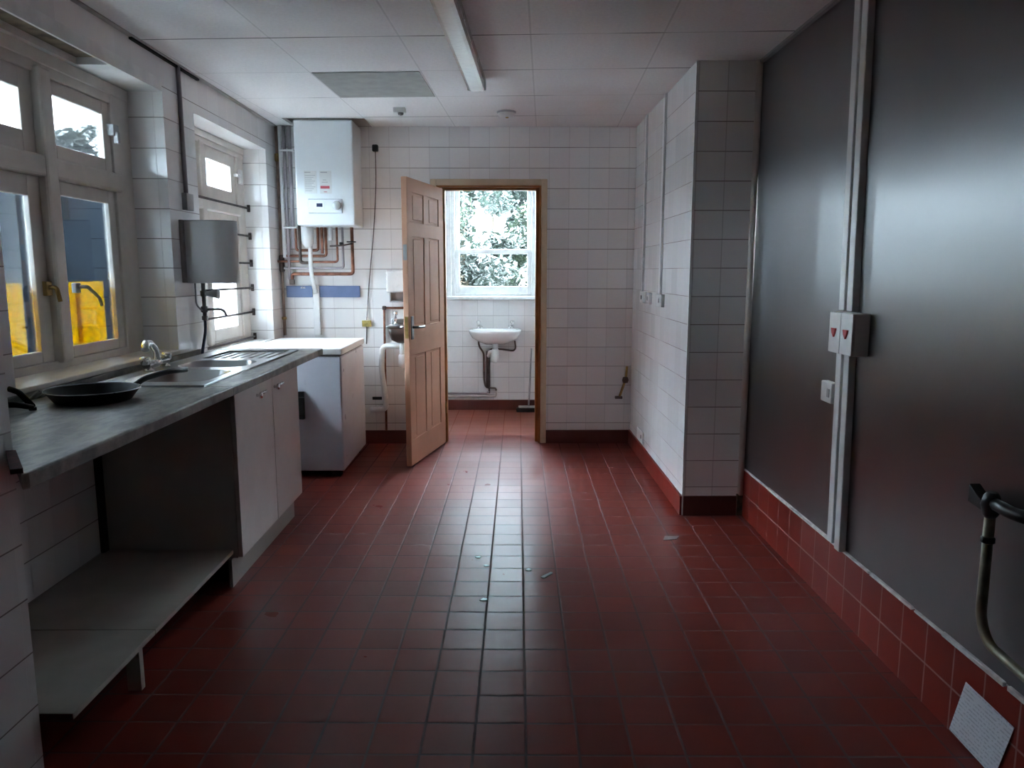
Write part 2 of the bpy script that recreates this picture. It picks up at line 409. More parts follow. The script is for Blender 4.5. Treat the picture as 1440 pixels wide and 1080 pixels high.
# lintel zone over window 1: plastered strip and the part where the soffit board is missing
ww = MB().box(XO, XL, 3.53, W1[1], W1[3], W1[3]+0.06); ww.box(XO, -1.895, W1[0], 3.53, W1[3], W1[3]+0.06)
ww.box(XL-0.012, XL, W1[0], 3.53, W1[3], W1[3]+0.06)
struct('trim_1', ww, M['plaster'], 'white plaster soffit over the near left window')
struct('trim_2', MB().box(-1.895, XL-0.012, W1[0], 3.53, W1[3]+0.030, W1[3]+0.06), M['old_timber'], 'bare stained timber where the soffit board is missing')
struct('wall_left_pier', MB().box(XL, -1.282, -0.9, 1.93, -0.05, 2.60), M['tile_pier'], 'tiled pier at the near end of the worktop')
wb = MB().box(XO, -0.52, D, 6.12, -0.1, 2.75).box(0.30, 1.6, D, 6.12, -0.1, 2.75).box(-0.52, 0.30, D, 6.12, 2.035, 2.75)
struct('wall_back', wb, M['tile_back'], 'white tiled end wall with the doorway')
struct('wall_right', MB().box(XR+0.004, 1.6, -4.1, YP+0.3, -0.1, 2.75), M['plaster'], 'right wall behind the steel sheets')
struct('wall_pillar', MB().box(XP, 1.6, YP, D, -0.1, 2.60), M['tile_pillar'], 'white tiled boxed-out corner at the right')
struct('wall_rear', MB().box(-2.2, 1.6, -4.1, -4.0, -0.1, 2.75), plain('dull_paint', (0.30, 0.28, 0.27), 0.7))
# corner beads on the pillar
struct('trim_3', MB().box(XP-0.003, XP+0.010, YP-0.003, YP+0.010, 0.0, H, 0.002), M['white_plastic'], 'white edge bead on the tiled corner')
struct('trim_4', MB().tube([(1.322, YP-0.006, 0.12), (1.322, YP-0.006, H)], 0.017, 16), M['frame_paint'], 'cream boxed bead where pillar meets steel wall')
struct('trim_5', MB().box(1.300, 1.339, YP-0.018, YP, 0.0, 0.125, 0.003), plain('stained_bead_foot', (0.11, 0.075, 0.045), 0.8, var=0.5, scale=30), 'stained foot of the corner bead')
# skirtings
bb = MB().box(XL, -0.575, D-0.014, D, 0, 0.106).box(0.322, XP, D-0.014, D, 0, 0.106)
struct('baseboard_back', bb, M['brown_skirt'], 'dark brown tile skirting on the end wall')
struct('baseboard_pillar', MB().box(XP-0.014, XP, YP-0.002, D-0.014, 0, 0.110), M['red_skirt'], 'red tile skirting along the boxed-out corner')
struct('baseboard_front', MB().box(XP+0.004, 1.305, YP-0.014, YP, 0, 0.113), M['brown_skirt'], 'dark tile skirting on the face of the boxed-out corner')
struct('baseboard_right', MB().box(XR-0.006, XR+0.006, -1.5, YP-0.02, 0, 0.268), M['red_skirt'], 'two rows of red tile skirting under the steel')
sl = MB(); y = -1.5; random.seed(3)
while y < YP-0.03:
    e = min(y+random.uniform(0.12, 0.5), YP-0.03); w = random.uniform(0.004, 0.010)
    sl.box(XR-0.010, XR+0.002, y, e, 0.270-w*0.5, 0.272+w*0.8, 0.002, 1); y = e + (random.uniform(0.0, 0.02) if random.random() < .4 else 0)
struct('trim_6', sl, M['sealant'], 'ragged white sealant line above the red skirting')
# ceiling (open round the boiler)
ce = MB().box(XO, 1.6, -4.1, 5.640, H, H+0.02).box(XO, -1.600, 5.640, D+0.05, H, H+0.02).box(-1.010, 1.6, 5.640, D+0.05, H, H+0.02)
struct('ceiling', ce, M['ceiling'], 'suspended ceiling of white lay-in tiles')
cv = MB().box(-1.75, -0.9, 5.5, 5.95, 2.66, 2.70).box(-1.75, -0.9, 5.50, 5.52, H+0.02, 2.66).box(-1.75, -1.73, 5.52, 5.95, H+0.02, 2.66).box(-0.92, -0.9, 5.52, 5.95, H+0.02, 2.66)
struct('ceiling_void', cv, M['void'], 'dark void above the cut ceiling tile')
struct('roof', MB().box(-2.3, 1.7, -4.2, 7.8, 2.75, 2.85), M['void'])
struct('trim_7', MB().box(XL, XL+0.028, -1.5, D, H-0.006, H-0.0005), plain('perimeter_trim', (0.40, 0.38, 0.37), 0.6), 'edge trim of the ceiling along the left wall')
struct('trim_8', MB().box(XR-0.022, XR+0.002, -1.5, YP, H-0.014, H-0.0005), plain('grey_perimeter_trim', (0.25, 0.24, 0.24), 0.6), 'edge trim of the ceiling along the steel wall')
# washroom shell
WY = 7.43
w3 = (-0.57, 0.30, 1.125, 2.40)
struct('wall_washroom_back', MB().box(-1.3, w3[0], WY, 7.68, -0.1, 2.75).box(w3[0], w3[1], WY, 7.68, -0.1, w3[2]).box(w3[0], w3[1], WY, 7.68, w3[3], 2.75).box(w3[1], 0.6, WY, 7.68, -0.1, 2.75), M['tile_wash'], 'white tiled washroom wall with window and basin')
struct('wall_washroom_left', MB().box(-1.4, -1.25, 6.12, 7.5, -0.1, 2.75), M['tile_wash'])
struct('wall_washroom_right', MB().box(0.335, 0.5, 6.12, 7.5, -0.1, 2.75), M['tile_wash'])
struct('ceiling_washroom', MB().box(-1.4, 0.6, 6.05, 7.6, 2.45, 2.5), M['plaster'])
struct('baseboard_washroom', MB().box(-1.25, 0.335, WY-0.014, WY, 0, 0.101), M['brown_skirt'], 'dark tile skirting under the washroom basin')

# ------------------------------------------------------------------ window 1 (near left, two lights with fanlights)
FX = -1.925                                           # room face of the frames
def casement(parent, y0, y1, z0, z1, st, face, mats, name='sash', pane='pane', gm=None, low=None):
    f = MB(); d = 0.022
    low = low or st
    f.box(face-d, face, y0, y0+st, z0, z1, 0.004).box(face-d, face, y1-st, y1, z0, z1, 0.004)
    f.box(face-d, face, y0+st, y1-st, z0, z0+low, 0.004).box(face-d, face, y0+st, y1-st, z1-st, z1, 0.004)
    s = obj(name, f, mats, parent)
    obj(pane, MB().box(face-d*0.97, face-d*0.86, y0+st-.004, y1-st+.004, z0+low-.004, z1-st+.004), gm, s)
    return s
w = struct_root('window_1', (FX, 3.36, 0.95), label='near left window, painted timber, yellow boards behind the lower panes')
f = MB()
f.box(-1.985, FX, 2.682, 2.78, 0.95, 2.27, 0.004); f.box(-1.985, FX, 3.86, 4.038, 0.95, 2.27, 0.004)
f.box(-1.985, FX, 2.78, 3.86, 2.175, 2.27, 0.004); f.box(-1.985, FX, 2.78, 3.86, 0.95, 0.985, 0.004)
obj('frame', f, M['frame_paint'], w)
obj('head_rail', MB().box(FX, FX+0.012, 2.69, 4.02, 2.215, 2.268, 0.004), M['frame_paint'], w)
obj('mullion', MB().box(-1.984, FX+0.025, 3.250, 3.335, 0.975, 2.20, 0.012), M['frame_paint'], w)
obj('transom', MB().box(-1.984, FX+0.018, 2.76, 3.90, 1.755, 1.845, 0.012), M['frame_paint'], w)
SF = FX-0.012
for y0, y1 in ((2.78, 3.25), (3.335, 3.86)):
    a, b = (0.095, 0.095)
    f1 = casement(w, y0, y1, 1.845, 2.175, 0.062 if y0 > 3 else 0.085, SF, M['frame_paint'], 'fanlight', 'pane', M['glass_hazy'])
    f2 = casement(w, y0, y1, 0.985, 1.755, 0.062 if y0 > 3 else 0.085, SF, M['frame_paint'], 'sash', 'pane', M['glass_dimmed'], low=0.05)
st_ = MB().tube([(FX+0.010, 3.44, 1.295), (FX+0.034, 3.46, 1.30), (FX+0.038, 3.55, 1.245), (FX+0.03, 3.58, 1.21)], 0.008, 10, 0.02)
st_.box(FX-0.014, FX+0.008, 3.42, 3.46, 1.27, 1.315, 0.003)
obj('casement_fastener', st_, M['grey_plastic'], w)
st_ = MB().box(FX-0.014, FX+0.006, 3.205, 3.245, 1.265, 1.325, 0.003).tube([(FX, 3.225, 1.30), (FX+0.035, 3.225, 1.30), (FX+0.04, 3.235, 1.24)], 0.009, 10, 0.015)
obj('casement_fastener', st_, M['brass'], w)
obj('fanlight_catch', MB().box(FX-0.012, FX+0.022, 3.83, 3.885, 2.02, 2.075, 0.004).box(FX+0.01, FX+0.034, 3.845, 3.87, 1.985, 2.04, 0.004), M['grey_plastic'], w)
struct('trim_9', MB().box(FX-0.1, XL+0.012, 2.684, 4.036, 0.930, 0.951, 0.004), M['frame_paint'], 'painted sill of the near left window')
for i, (y0, y1) in enumerate(((2.83, 3.18), (3.39, 3.82))):
    bmb = MB().box(-2.016, -2.006, y0, y1, 0.965, 1.318, 0.002)
    if i: bmb.box(-2.006, -2.001, 3.565, 3.60, 0.965, 1.316, 0.002)
    tag(obj('board', bmb, M['yellow']), ('yellow board behind the lower left pane of the near window' if i == 0 else 'wider yellow board behind the lower right pane of the near window'), 'board', 'yellow boards at the near window')

# ------------------------------------------------------------------ window 2 (far left, obscured glass)
w = struct_root('window_2', (-1.905, 5.07, 0.86), label='far left window, painted timber with obscured bright glass')
g = -1.915; f = MB()
f.box(-2.03, g, 4.43, 4.52, 0.86, 2.244, 0.004); f.box(-2.03, g, 5.56, 5.708, 0.86, 2.244, 0.004)
f.box(-2.03, g, 4.52, 5.56, 2.17, 2.244, 0.004); f.box(-2.03, g, 4.52, 5.56, 0.86, 0.90, 0.004)
obj('frame', f, M['frame_paint'], w)
hr = MB().box(g, g+0.012, 4.44, 5.70, 2.20, 2.243, 0.004).box(g, g+0.006, 4.44, 5.70, 2.165, 2.195, 0.004)
obj('head_rail', hr, M['frame_paint'], w)
obj('mullion', MB().box(-2.03, g+0.015, 4.885, 4.955, 0.88, 2.18, 0.010), M['frame_paint'], w)
obj('transom', MB().box(-2.03, g+0.014, 4.50, 5.58, 1.755, 1.835, 0.010), M['frame_paint'], w)
for y0, y1 in ((4.52, 4.885), (4.955, 5.56)):
    casement(w, y0, y1, 1.835, 2.17, 0.082, g-0.012, M['frame_paint'], 'fanlight', 'pane', M['glass_frost'])
    casement(w, y0, y1, 0.90, 1.755, 0.082, g-0.012, M['frame_paint'], 'sash', 'pane', M['glass_frost'])
obj('fanlight_catch', MB().box(g-0.012, g+0.02, 5.535, 5.60, 2.03, 2.05, 0.003).box(g, g+0.022, 5.585, 5.63, 1.985, 2.085, 0.004), M['white_plastic'], w)
struct('trim_10', MB().box(-2.03, XL-0.001, 4.432, 5.706, 0.845, 0.862, 0.003), M['white_gloss'], 'tiled sill of the far left window')
names = ['topmost', 'second from top', 'third from top', 'fourth from top', 'fifth from top', 'lowest']
for i, z in enumerate((1.822, 1.622, 1.425, 1.246, 1.066, 0.882)):
    t = thing('window_bar', f'{names[i]} of the six dark steel bars across the far left window', 'bar', (-1.887, 5.07, z), group='steel bars across the far window')
    obj('rod', MB().tube([(-1.887, 4.43, z), (-1.887, 5.70, z)], 0.0075, 10), M['rust'], t)
    obj('bracket', MB().box(-1.897, -1.877, 5.692, 5.709, z-0.026, z+0.026, 0.003), M['rust'], t)
    obj('bracket', MB().box(-1.897, -1.877, 4.429, 4.446, z-0.026, z+0.026, 0.003), M['rust'], t)

# ------------------------------------------------------------------ window 3 (washroom sash)
w = struct_root('window_3', (-0.14, WY, 1.12), label='washroom sash window looking onto trees')
f = MB()
f.box(-0.57, -0.525, WY-0.004, 7.56, 1.125, 2.40, 0.004); f.box(-0.525, -0.49, WY+0.012, 7.56, 1.125, 2.40, 0.004)
f.box(0.255, 0.30, WY-0.004, 7.56, 1.125, 2.40, 0.004); f.box(-0.57, 0.30, WY-0.004, 7.56, 2.34, 2.40, 0.004)
f.box(-0.49, 0.255, WY+0.03, 7.56, 1.125, 1.150, 0.003)
obj('frame', f, M['white_gloss'], w)
def sash3(z0, z1, yf, bot, top, gm):
    a = MB().box(-0.49, -0.448, yf, yf+0.04, z0, z1, 0.003).box(0.213, 0.255, yf, yf+0.04, z0, z1, 0.003)
    a.box(-0.448, 0.213, yf, yf+0.04, z0, z0+bot, 0.003).box(-0.448, 0.213, yf, yf+0.04, z1-top, z1, 0.003)
    s = obj('sash', a, M['white_gloss'], w)
    obj('pane', MB().box(-0.450, 0.215, yf+0.018, yf+0.022, z0+bot-.002, z1-top+.002), gm, s)
sash3(1.150, 1.575, WY+0.035, 0.070, 0.042, M['glass'])
sash3(1.535, 2.34, WY+0.080, 0.046, 0.05, M['glass_film'])
struct('trim_11', MB().box(-0.605, 0.33, WY-0.075, WY+0.03, 1.095, 1.126, 0.006), M['white_gloss'], 'white sill under the washroom window')

# ------------------------------------------------------------------ door and frame
f = MB()
f.box(0.276, 0.322, D-0.016, D, 0, 2.063, 0.005).box(-0.575, -0.530, D-0.016, D, 0, 2.063, 0.005).box(-0.530, 0.276, D-0.016, D, 2.016, 2.063, 0.005)
struct('trim_12', f, M['magnolia'], 'cream architrave round the doorway')
f = MB().box(0.262, 0.300, D-0.004, 6.125, 0, 2.036).box(-0.530, -0.492, D-0.004, 6.125, 0, 2.036).box(-0.492, 0.262, D-0.004, 6.125, 2.004, 2.036)
f.box(0.236, 0.262, 6.000, 6.075, 0, 2.004, 0.002).box(-0.492, -0.468, 6.000, 6.075, 0, 2.004, 0.002).box(-0.468, 0.236, 6.000, 6.075, 1.985, 2.004, 0.002)
struct('trim_13', f, M['lining'], 'brown timber door lining with stop')
# leaf: local x runs from hinge to free edge, local +y is the face seen
hx, hy = -0.478, 5.930
ang = math.atan2(5.174-5.930, -0.658+0.478)
dr = struct_root('door_1', (hx, hy, 0.0), ang, 'peach panelled door standing open into the kitchen')
L, th = 0.777, 0.040
lf = MB().box(0.003, L, -th+0.008, -0.008, 0.010, 1.990)
def pn(x0, x1, z0, z1):
    for y0, y1 in ((-0.009, -0.0025), (-th+0.0025, -th+0.009)):
        lf.box(x0+0.016, x1-0.016, y0, y1, z0+0.016, z1-0.016, 0.006, 1)
rails = [(0.010, 0.195), (0.785, 0.985), (1.600, 1.700), (1.895, 1.990)]
cols = [(0.003, 0.110), (0.335, 0.445), (0.672, L)]
for y0, y1 in ((-0.010, 0.0), (-th, -th+0.010)):
    for z0, z1 in rails: lf.box(0.003, L, y0, y1, z0, z1, 0.003, 1)
    for x0, x1 in cols:
        for (a0, a1), (b0, b1) in zip(rails, rails[1:]): lf.box(x0, x1, y0, y1, a1-0.003, b0+0.003, 0.003, 1)
for (x0, x1) in ((0.110, 0.335), (0.445, 0.672)):
    for z0, z1 in ((0.195, 0.785), (0.985, 1.600), (1.700, 1.895)): pn(x0, x1, z0, z1)
obj('leaf', lf, M['peach'], dr, local=True)
obj('latch_plate', MB().box(L-0.001, L+0.002, -th+0.008, -0.008, 0.91, 1.06), M['brass'], dr, local=True)
obj('strike_label', MB().box(L-0.001, L+0.0015, -th+0.006, -0.006, 1.44, 1.545), M['grey_plastic'], dr, local=True)
for sgn, y in ((1, 0.0), (-1, -th)):
    hm = MB().box(L-0.075, L-0.030, y-0.001 if sgn > 0 else y-0.007, y+0.007 if sgn > 0 else y+0.001, 0.90, 1.06, 0.003)
    hm.tube([(L-0.052, y, 0.985), (L-0.052, y+sgn*0.045, 0.985), (L-0.165, y+sgn*0.050, 0.982)], 0.009, 12, 0.018)
    obj('lever_handle', hm, M['chrome'] if sgn < 0 else plain('dull_handle_metal', (0.18, 0.17, 0.17), 0.35, 0.9), dr, local=True)
for z in (0.25, 1.75):
    obj('hinge', MB().tube([(-0.004, 0.004, z), (-0.004, 0.004, z+0.09)], 0.007, 10), M['brass'], dr, local=True)

# ================================================================== LEFT SIDE: worktop, sink, cabinet, shelf
XF = -1.118; ZT = 0.900
wt = MB()
outer = [(XL+0.001, 1.932), (-1.280, 1.932), (-1.255, 1.885), (-1.128, 1.715), (XF, 1.735), (XF, 4.62), (XL+0.001, 4.62)]
# the top is made of strips round the sink opening
sx0, sx1, sy0, sy1 = -1.690, -1.245, 3.075, 4.455
wt.prism([(XL+0.001, 1.932), (-1.280, 1.932), (-1.252, 1.890), (-1.128, 1.718), (XF, 1.732), (XF, sy0), (XL+0.001, sy0)], ZT-0.040, ZT, 0.006)
wt.box(sx1, XF, sy0, sy1, ZT-0.040, ZT, 0.006); wt.box(XL+0.001, sx0, sy0, sy1, ZT-0.040, ZT)
wt.box(XL+0.001, XF, sy1, 4.62, ZT-0.040, ZT, 0.006)
ct = thing('worktop', 'long mottled grey worktop under the left windows', 'worktop', (-1.43, 3.2, ZT-0.040))
obj('slab', wt, M['worktop'], ct)
obj('end_strip', MB().prism([(-1.284, 1.905), (-1.262, 1.912), (-1.128, 1.728), (-1.150, 1.715)], ZT, ZT+0.012), M['chip'], ct)
obj('upstand', MB().box(XL+0.001, XL+0.014, 1.95, 4.30, ZT, ZT+0.028, 0.003), M['worktop'], ct)

# sink
sk = thing('kitchen_sink', 'stainless steel double bowl sink with drainer let into the worktop', 'sink', (-1.46, 3.76, ZT))
def rrect(x0, x1, y0, y1, r, n=6):
    out = []
    for cx, cy, a in ((x1-r, y1-r, 0), (x0+r, y1-r, PI/2), (x0+r, y0+r, PI), (x1-r, y0+r, 3*PI/2)):
        for i in range(n+1):
            t = a + PI/2*i/n; out.append((cx+r*math.cos(t), cy+r*math.sin(t)))
    return out
X0, X1, Y0, Y1 = -1.705, -1.228, 3.055, 4.475
zs = ZT+0.006
bowls = [(-1.635, -1.272, 3.160, 3.560, 0.15), (-1.620, -1.280, 3.655, 3.950, 0.13)]
dk = MB(); bm = dk.bm
def face_hole(outer, inner, z):
    # bridge: outer and inner loops of the same length
    o = [bm.verts.new((x, y, z)) for x, y in outer]; i_ = [bm.verts.new((x, y, z)) for x, y in inner]
    n = len(o)
    for a in range(n):
        b = (a+1) % n; bm.faces.new((o[a], o[b], i_[b], i_[a]))
cells = [(3.055, 3.605), (3.605, 3.985)]
for (c0, c1), (bx0, bx1, by0, by1, dep) in zip(cells, bowls):
    face_hole(rrect(X0, X1, c0, c1, 0.0005), rrect(bx0, bx1, by0, by1, 0.085), zs)
dk.box(X0, X1, Y0, Y1, ZT-0.0005, zs-0.0008)
dk2 = MB()
bm = dk.bm
# deck slab must not close the bowls: rebuild as side lips only
bm.free(); dk = MB(); bm = dk.bm
for (c0, c1), (bx0, bx1, by0, by1, dep) in zip(cells, bowls):
    face_hole(rrect(X0, X1, c0, c1, 0.0005), rrect(bx0, bx1, by0, by1, 0.085), zs)
dk.box(X0, X1, 3.985, 4.040, zs-0.003, zs); dk.box(X0, X1, 4.440, Y1, zs-0.003, zs)
dk.box(X0, -1.625, 4.040, 4.440, zs-0.003, zs); dk.box(-1.268, X1, 4.040, 4.440, zs-0.003, zs)
for a in ((X0, X0+0.004, Y0, Y1), (X1-0.004, X1, Y0, Y1), (X0, X1, Y0, Y0+0.004), (X0, X1, Y1-0.004, Y1)):
    dk.box(a[0], a[1], a[2], a[3], ZT-0.0005, zs+0.0025, 0.001)
obj('deck', dk, M['brushed'], sk)
for bx0, bx1, by0, by1, dep in bowls:
    b = MB(); lev = [(0, 0), (0.004, -0.006), (0.012, -dep*0.75), (0.03, -dep*0.95), (0.07, -dep)]
    rings = []
    for ins, dz in lev:
        rings.append([b.bm.verts.new((x, y, zs+dz)) for x, y in rrect(bx0+ins, bx1-ins, by0+ins, by1-ins, max(0.02, 0.085-ins*0.6))])
    for p, q in zip(rings, rings[1:]):
        for i in range(len(p)):
            j = (i+1) % len(p); ff = b.bm.faces.new((p[i], p[j], q[j], q[i])); ff.smooth = True
    b.bm.faces.new(rings[-1])
    bo = obj('bowl', b, M['brushed'], sk)
    obj('waste', MB().lathe([(0, 0.004), (0.034, 0.004), (0.040, 0.0), (0.040, -0.004)], ((bx0+bx1)/2, (by0+by1)/2, zs-dep+0.001), 24), M['chrome'], bo)
dr_ = MB().box(-1.625, -1.268, 4.040, 4.440, zs-0.016, zs-0.010)
for i in range(7):
    x = -1.590 + i*0.048; dr_.tube([(x, 4.06, zs-0.010), (x, 4.42, zs-0.010)], 0.006, 8)
dr_.box(-1.625, -1.268, 4.034, 4.040, zs-0.016, zs); dr_.box(-1.625, -1.268, 4.440, 4.446, zs-0.016, zs)
obj('drainer', dr_, M['brushed'], sk)

# mixer tap
tp = thing('mixer_tap', 'chrome mixer tap with two knobs behind the near sink bowl', 'tap', (-1.665, 3.60, zs))
b = MB().tube([(-1.665, 3.49, 0.938), (-1.665, 3.70, 0.938)], 0.020, 16)
for y in (3.515, 3.685): b.lathe([(0.024, 0), (0.024, 0.006), (0.014, 0.012), (0.014, 0.034)], (-1.665, y, zs), 20)
obj('body', b, M['chrome'], tp)
for y in (3.485, 3.712):
    b = MB().lathe([(0.015, 0), (0.020, 0.004), (0.024, 0.022), (0.023, 0.034), (0.016, 0.038), (0, 0.038)], (-1.665, y, 0.938), 20)
    obj('knob', b, M['chrome'], tp)
b = MB().tube([(-1.665, 3.605, 0.945), (-1.656, 3.575, 1.000), (-1.640, 3.49, 1.040), (-1.624, 3.415, 1.046), (-1.616, 3.390, 1.018)], 0.017, 14, 0.035)
obj('spout', b, M['chrome'], tp)

# base cabinet
cb = thing('base_cabinet', 'white two door base cabinet under the sink', 'cabinet', (-1.45, 3.66, 0))
b = MB().box(XL+0.004, -1.172, 3.172, 3.190, 0.125, 0.858).box(XL+0.004, -1.172, 4.132, 4.150, 0.125, 0.858)
b.box(XL+0.004, -1.172, 3.190, 4.132, 0.125, 0.143).box(XL+0.004, XL+0.010, 3.190, 4.132, 0.143, 0.858).box(-1.19, -1.172, 3.19, 4.132, 0.83, 0.858)
obj('carcass', b, M['cab_side'], cb)
for y0, y1, kn in ((3.174, 3.693, 3.468), (3.698, 4.150, 3.700)):
    d = obj('door', MB().box(-1.170, -1.151, y0, y1, 0.128, 0.852, 0.002), M['cabinet'], cb)
    kn2 = 3.458 if y0 < 3.5 else 3.725
    kb = MB().lathe([(0.007, 0), (0.006, 0.010), (0.015, 0.017), (0.016, 0.024), (0.011, 0.028), (0, 0.029)], (-1.151, kn2, 0.800), 18, 'X')
    kb.tube([(-1.130, kn2+0.012, 0.806), (-1.128, kn2+0.075, 0.809)], 0.006, 10)
    obj('knob', kb, M['chrome'], d)
obj('plinth', MB().box(-1.208, -1.192, 3.150, 4.12, 0.0, 0.125), M['cab_side'], cb)

# low shelf
sh = thing('low_shelf', 'low white board shelf under the worktop beside the cabinet', 'shelf', (-1.47, 2.55, 0))
obj('board', MB().box(XL+0.003, -1.190, 1.934, 2.424, 0.146, 0.164, 0.0015), M['board'], sh)
obj('board', MB().box(XL+0.003, -1.190, 2.428, 3.168, 0.146, 0.164, 0.0015), M['board'], sh)
obj('edging', MB().box(-1.2818, -1.192, 1.9310, 1.9338, 0.146, 0.163), M['chip'], sh)
obj('leg', MB().box(-1.245, -1.200, 2.325, 2.350, 0.0, 0.146), M['board'], sh)
obj('leg', MB().box(XL+0.02, XL+0.065, 2.325, 2.350, 0.0, 0.146), M['board'], sh)
tag(obj('batten', MB().box(XL+0.001, XL+0.019, 3.132, 3.168, 0.166, 0.858), M['dark_hole']), 'dark strip painted for the shaded gap between cabinet side and wall', 'batten')  # dark strip stands in for shade in the gap behind the panel

# frying pan
px_, py_ = -1.503, 2.735; PR = 0.158
pn_ = thing('frying_pan', 'black non-stick frying pan lying on the worktop', 'frying pan', (px_, py_, ZT))
prof = [(0, 0.001), (PR-0.040, 0.001), (PR-0.032, 0.003), (PR-0.004, 0.040), (PR, 0.044), (PR-0.003, 0.046), (PR-0.010, 0.042), (PR-0.036, 0.008), (0, 0.006)]
obj('body', MB().lathe(prof, (px_, py_, ZT), 48), M['nonstick'], pn_)
obj('rim', MB().lathe([(PR-0.003, 0.0455), (PR+0.0012, 0.0445), (PR+0.0012, 0.0425), (PR-0.003, 0.0438), (PR-0.003, 0.0455)], (px_, py_, ZT), 48, ring=True), M['pan_rim'], pn_)
dx, dy = 0.35, 0.937
def ph(s, z, o=0): return (px_+dx*s, py_+dy*s, ZT+z)
hd = MB().tube([ph(PR-0.006, 0.024), ph(PR+0.03, 0.030), ph(PR+0.075, 0.050), ph(PR+0.20, 0.062), ph(PR+0.30, 0.058)], 0.011, 12, 0.03, rad=None)
obj('handle', hd, M['black'], pn_)

# tongs and the wire rest behind them
tg = thing('tongs', 'black kitchen tongs at the near end of the worktop', 'tongs', (-1.60, 2.50, ZT))
def arm(pts, mat, par, wdt=0.010):
    b = MB().tube(pts, wdt, 10, 0.02); return obj('arm', b, mat, par)
arm([(-1.78, 2.66, ZT+0.062), (-1.70, 2.62, ZT+0.050), (-1.615, 2.555, ZT+0.012)], M['nonstick'], tg)
arm([(-1.70, 2.40, ZT+0.040), (-1.62, 2.48, ZT+0.030), (-1.600, 2.530, ZT+0.012)], M['nonstick'], tg)
obj('pivot', MB().lathe([(0, 0), (0.012, 0), (0.012, 0.010), (0, 0.010)], (-1.604, 2.538, ZT+0.001), 14), M['nonstick'], tg)
rk = thing('wire_rest', 'bent grey wire pan rest lying behind the tongs', 'wire rest', (-1.70, 2.85, ZT))
for i in range(3):
    o_ = i*0.050
    obj('wire', MB().tube([(-1.725, 2.70+o_*0.9, ZT+0.006), (-1.700, 2.74+o_*0.9, ZT+0.035), (-1.655, 2.83+o_*0.6, ZT+0.030), (-1.640, 2.87+o_*0.6, ZT+0.006)], 0.004, 8, 0.02), M['grey_plastic'], rk)
obj('rail', MB().tube([(-1.700, 2.735, ZT+0.035), (-1.700, 2.84, ZT+0.035)], 0.004, 8), M['grey_plastic'], rk)
obj('rail', MB().tube([(-1.655, 2.825, ZT+0.030), (-1.655, 2.90, ZT+0.030)], 0.004, 8), M['grey_plastic'], rk)

# ------------------------------------------------------------------ chest freezer
fz = thing('freezer', 'white chest freezer in the far left corner with grey front', 'freezer', (-1.40, 5.3, 0))
obj('body', MB().box(-1.705, -1.078, 4.925, 5.72, 0.045, 0.812, 0.010), M['freezer'], fz)
obj('lid', MB().box(-1.707, -1.070, 4.918, 5.73, 0.824, 0.868, 0.008), M['freezer_lid'], fz)
obj('seal', MB().box(-1.69, -1.09, 4.94, 5.71, 0.810, 0.826), M['seal'], fz)
obj('handle', MB().box(-1.365, -1.325, 4.905, 4.927, 0.40, 0.585, 0.004).box(-1.360, -1.320, 4.892, 4.910, 0.435, 0.55, 0.006), M['black'], fz)
for x in (-1.64, -1.14):
    for yy in (4.99, 5.66): obj('foot', MB().box(x-0.03, x+0.03, yy-0.03, yy+0.03, 0.0, 0.047), M['black'], fz)

# ------------------------------------------------------------------ boiler
BF = 5.625
bo = thing('boiler', 'white wall hung boiler with control panel in the far left corner', 'boiler', (-1.305, 5.79, 1.695))
obj('casing', MB().box(-1.515, -1.094, BF, D-0.004, 1.697, 2.436, 0.010), M['boiler'], bo)
obj('panel_surround', MB().box(-1.4285, -1.1815, BF-0.003, BF+0.002, 1.7825, 1.8845, 0.003), plain('panel_gap', (0.34, 0.38, 0.42), 0.5), bo)
cp_ = obj('control_panel', MB().box(-1.426, -1.184, BF-0.007, BF+0.002, 1.785, 1.882, 0.005), M['boiler_panel'], bo)
obj('display', MB().box(-1.368, -1.325, BF-0.0085, BF-0.006, 1.828, 1.853, 0.001), M['lcd'], cp_)
obj('dial', MB().lathe([(0, -0.018), (0.026, -0.018), (0.031, -0.012), (0.032, 0.0)], (-1.221, BF-0.006, 1.838), 24, 'Y'), M['grey_dial'], cp_)
obj('display_rim', MB().box(-1.385, -1.310, BF-0.0076, BF-0.006, 1.815, 1.866, 0.001), M['boiler'], cp_)
s_ = obj('instruction_label', MB().box(-1.452, -1.362, BF-0.0012, BF, 1.922, 2.082), M['paper'], bo)
pr = MB()
pr.box(-1.447, -1.405, BF-0.0020, BF-0.001, 2.068, 2.074)
for i in range(9):
    z = 2.052 - i*0.0135; pr.box(-1.446, -1.372-0.012*(i % 3), BF-0.0020, BF-0.001, z-0.004, z)
obj('print', pr, M['print'], s_)
s_ = obj('warning_label', MB().box(-1.340, -1.255, BF-0.0012, BF, 1.922, 2.082), M['paper'], bo)
for a0, a1, c0, c1 in ((-1.333, -1.285, 2.067, 2.075), (-1.325, -1.282, 2.000, 2.004), (-1.318, -1.292, 2.016, 2.020)):
    obj('print', MB().box(a0, a1, BF-0.0020, BF-0.001, c0, c1), M['print'], s_)
obj('red_band', MB().box(-1.336, -1.270, BF-0.0024, BF-0.001, 1.957, 1.976), M['red_print'], s_)
obj('red_line', MB().box(-1.312, -1.290, BF-0.0024, BF-0.001, 1.932, 1.936), M['red_print'], s_)

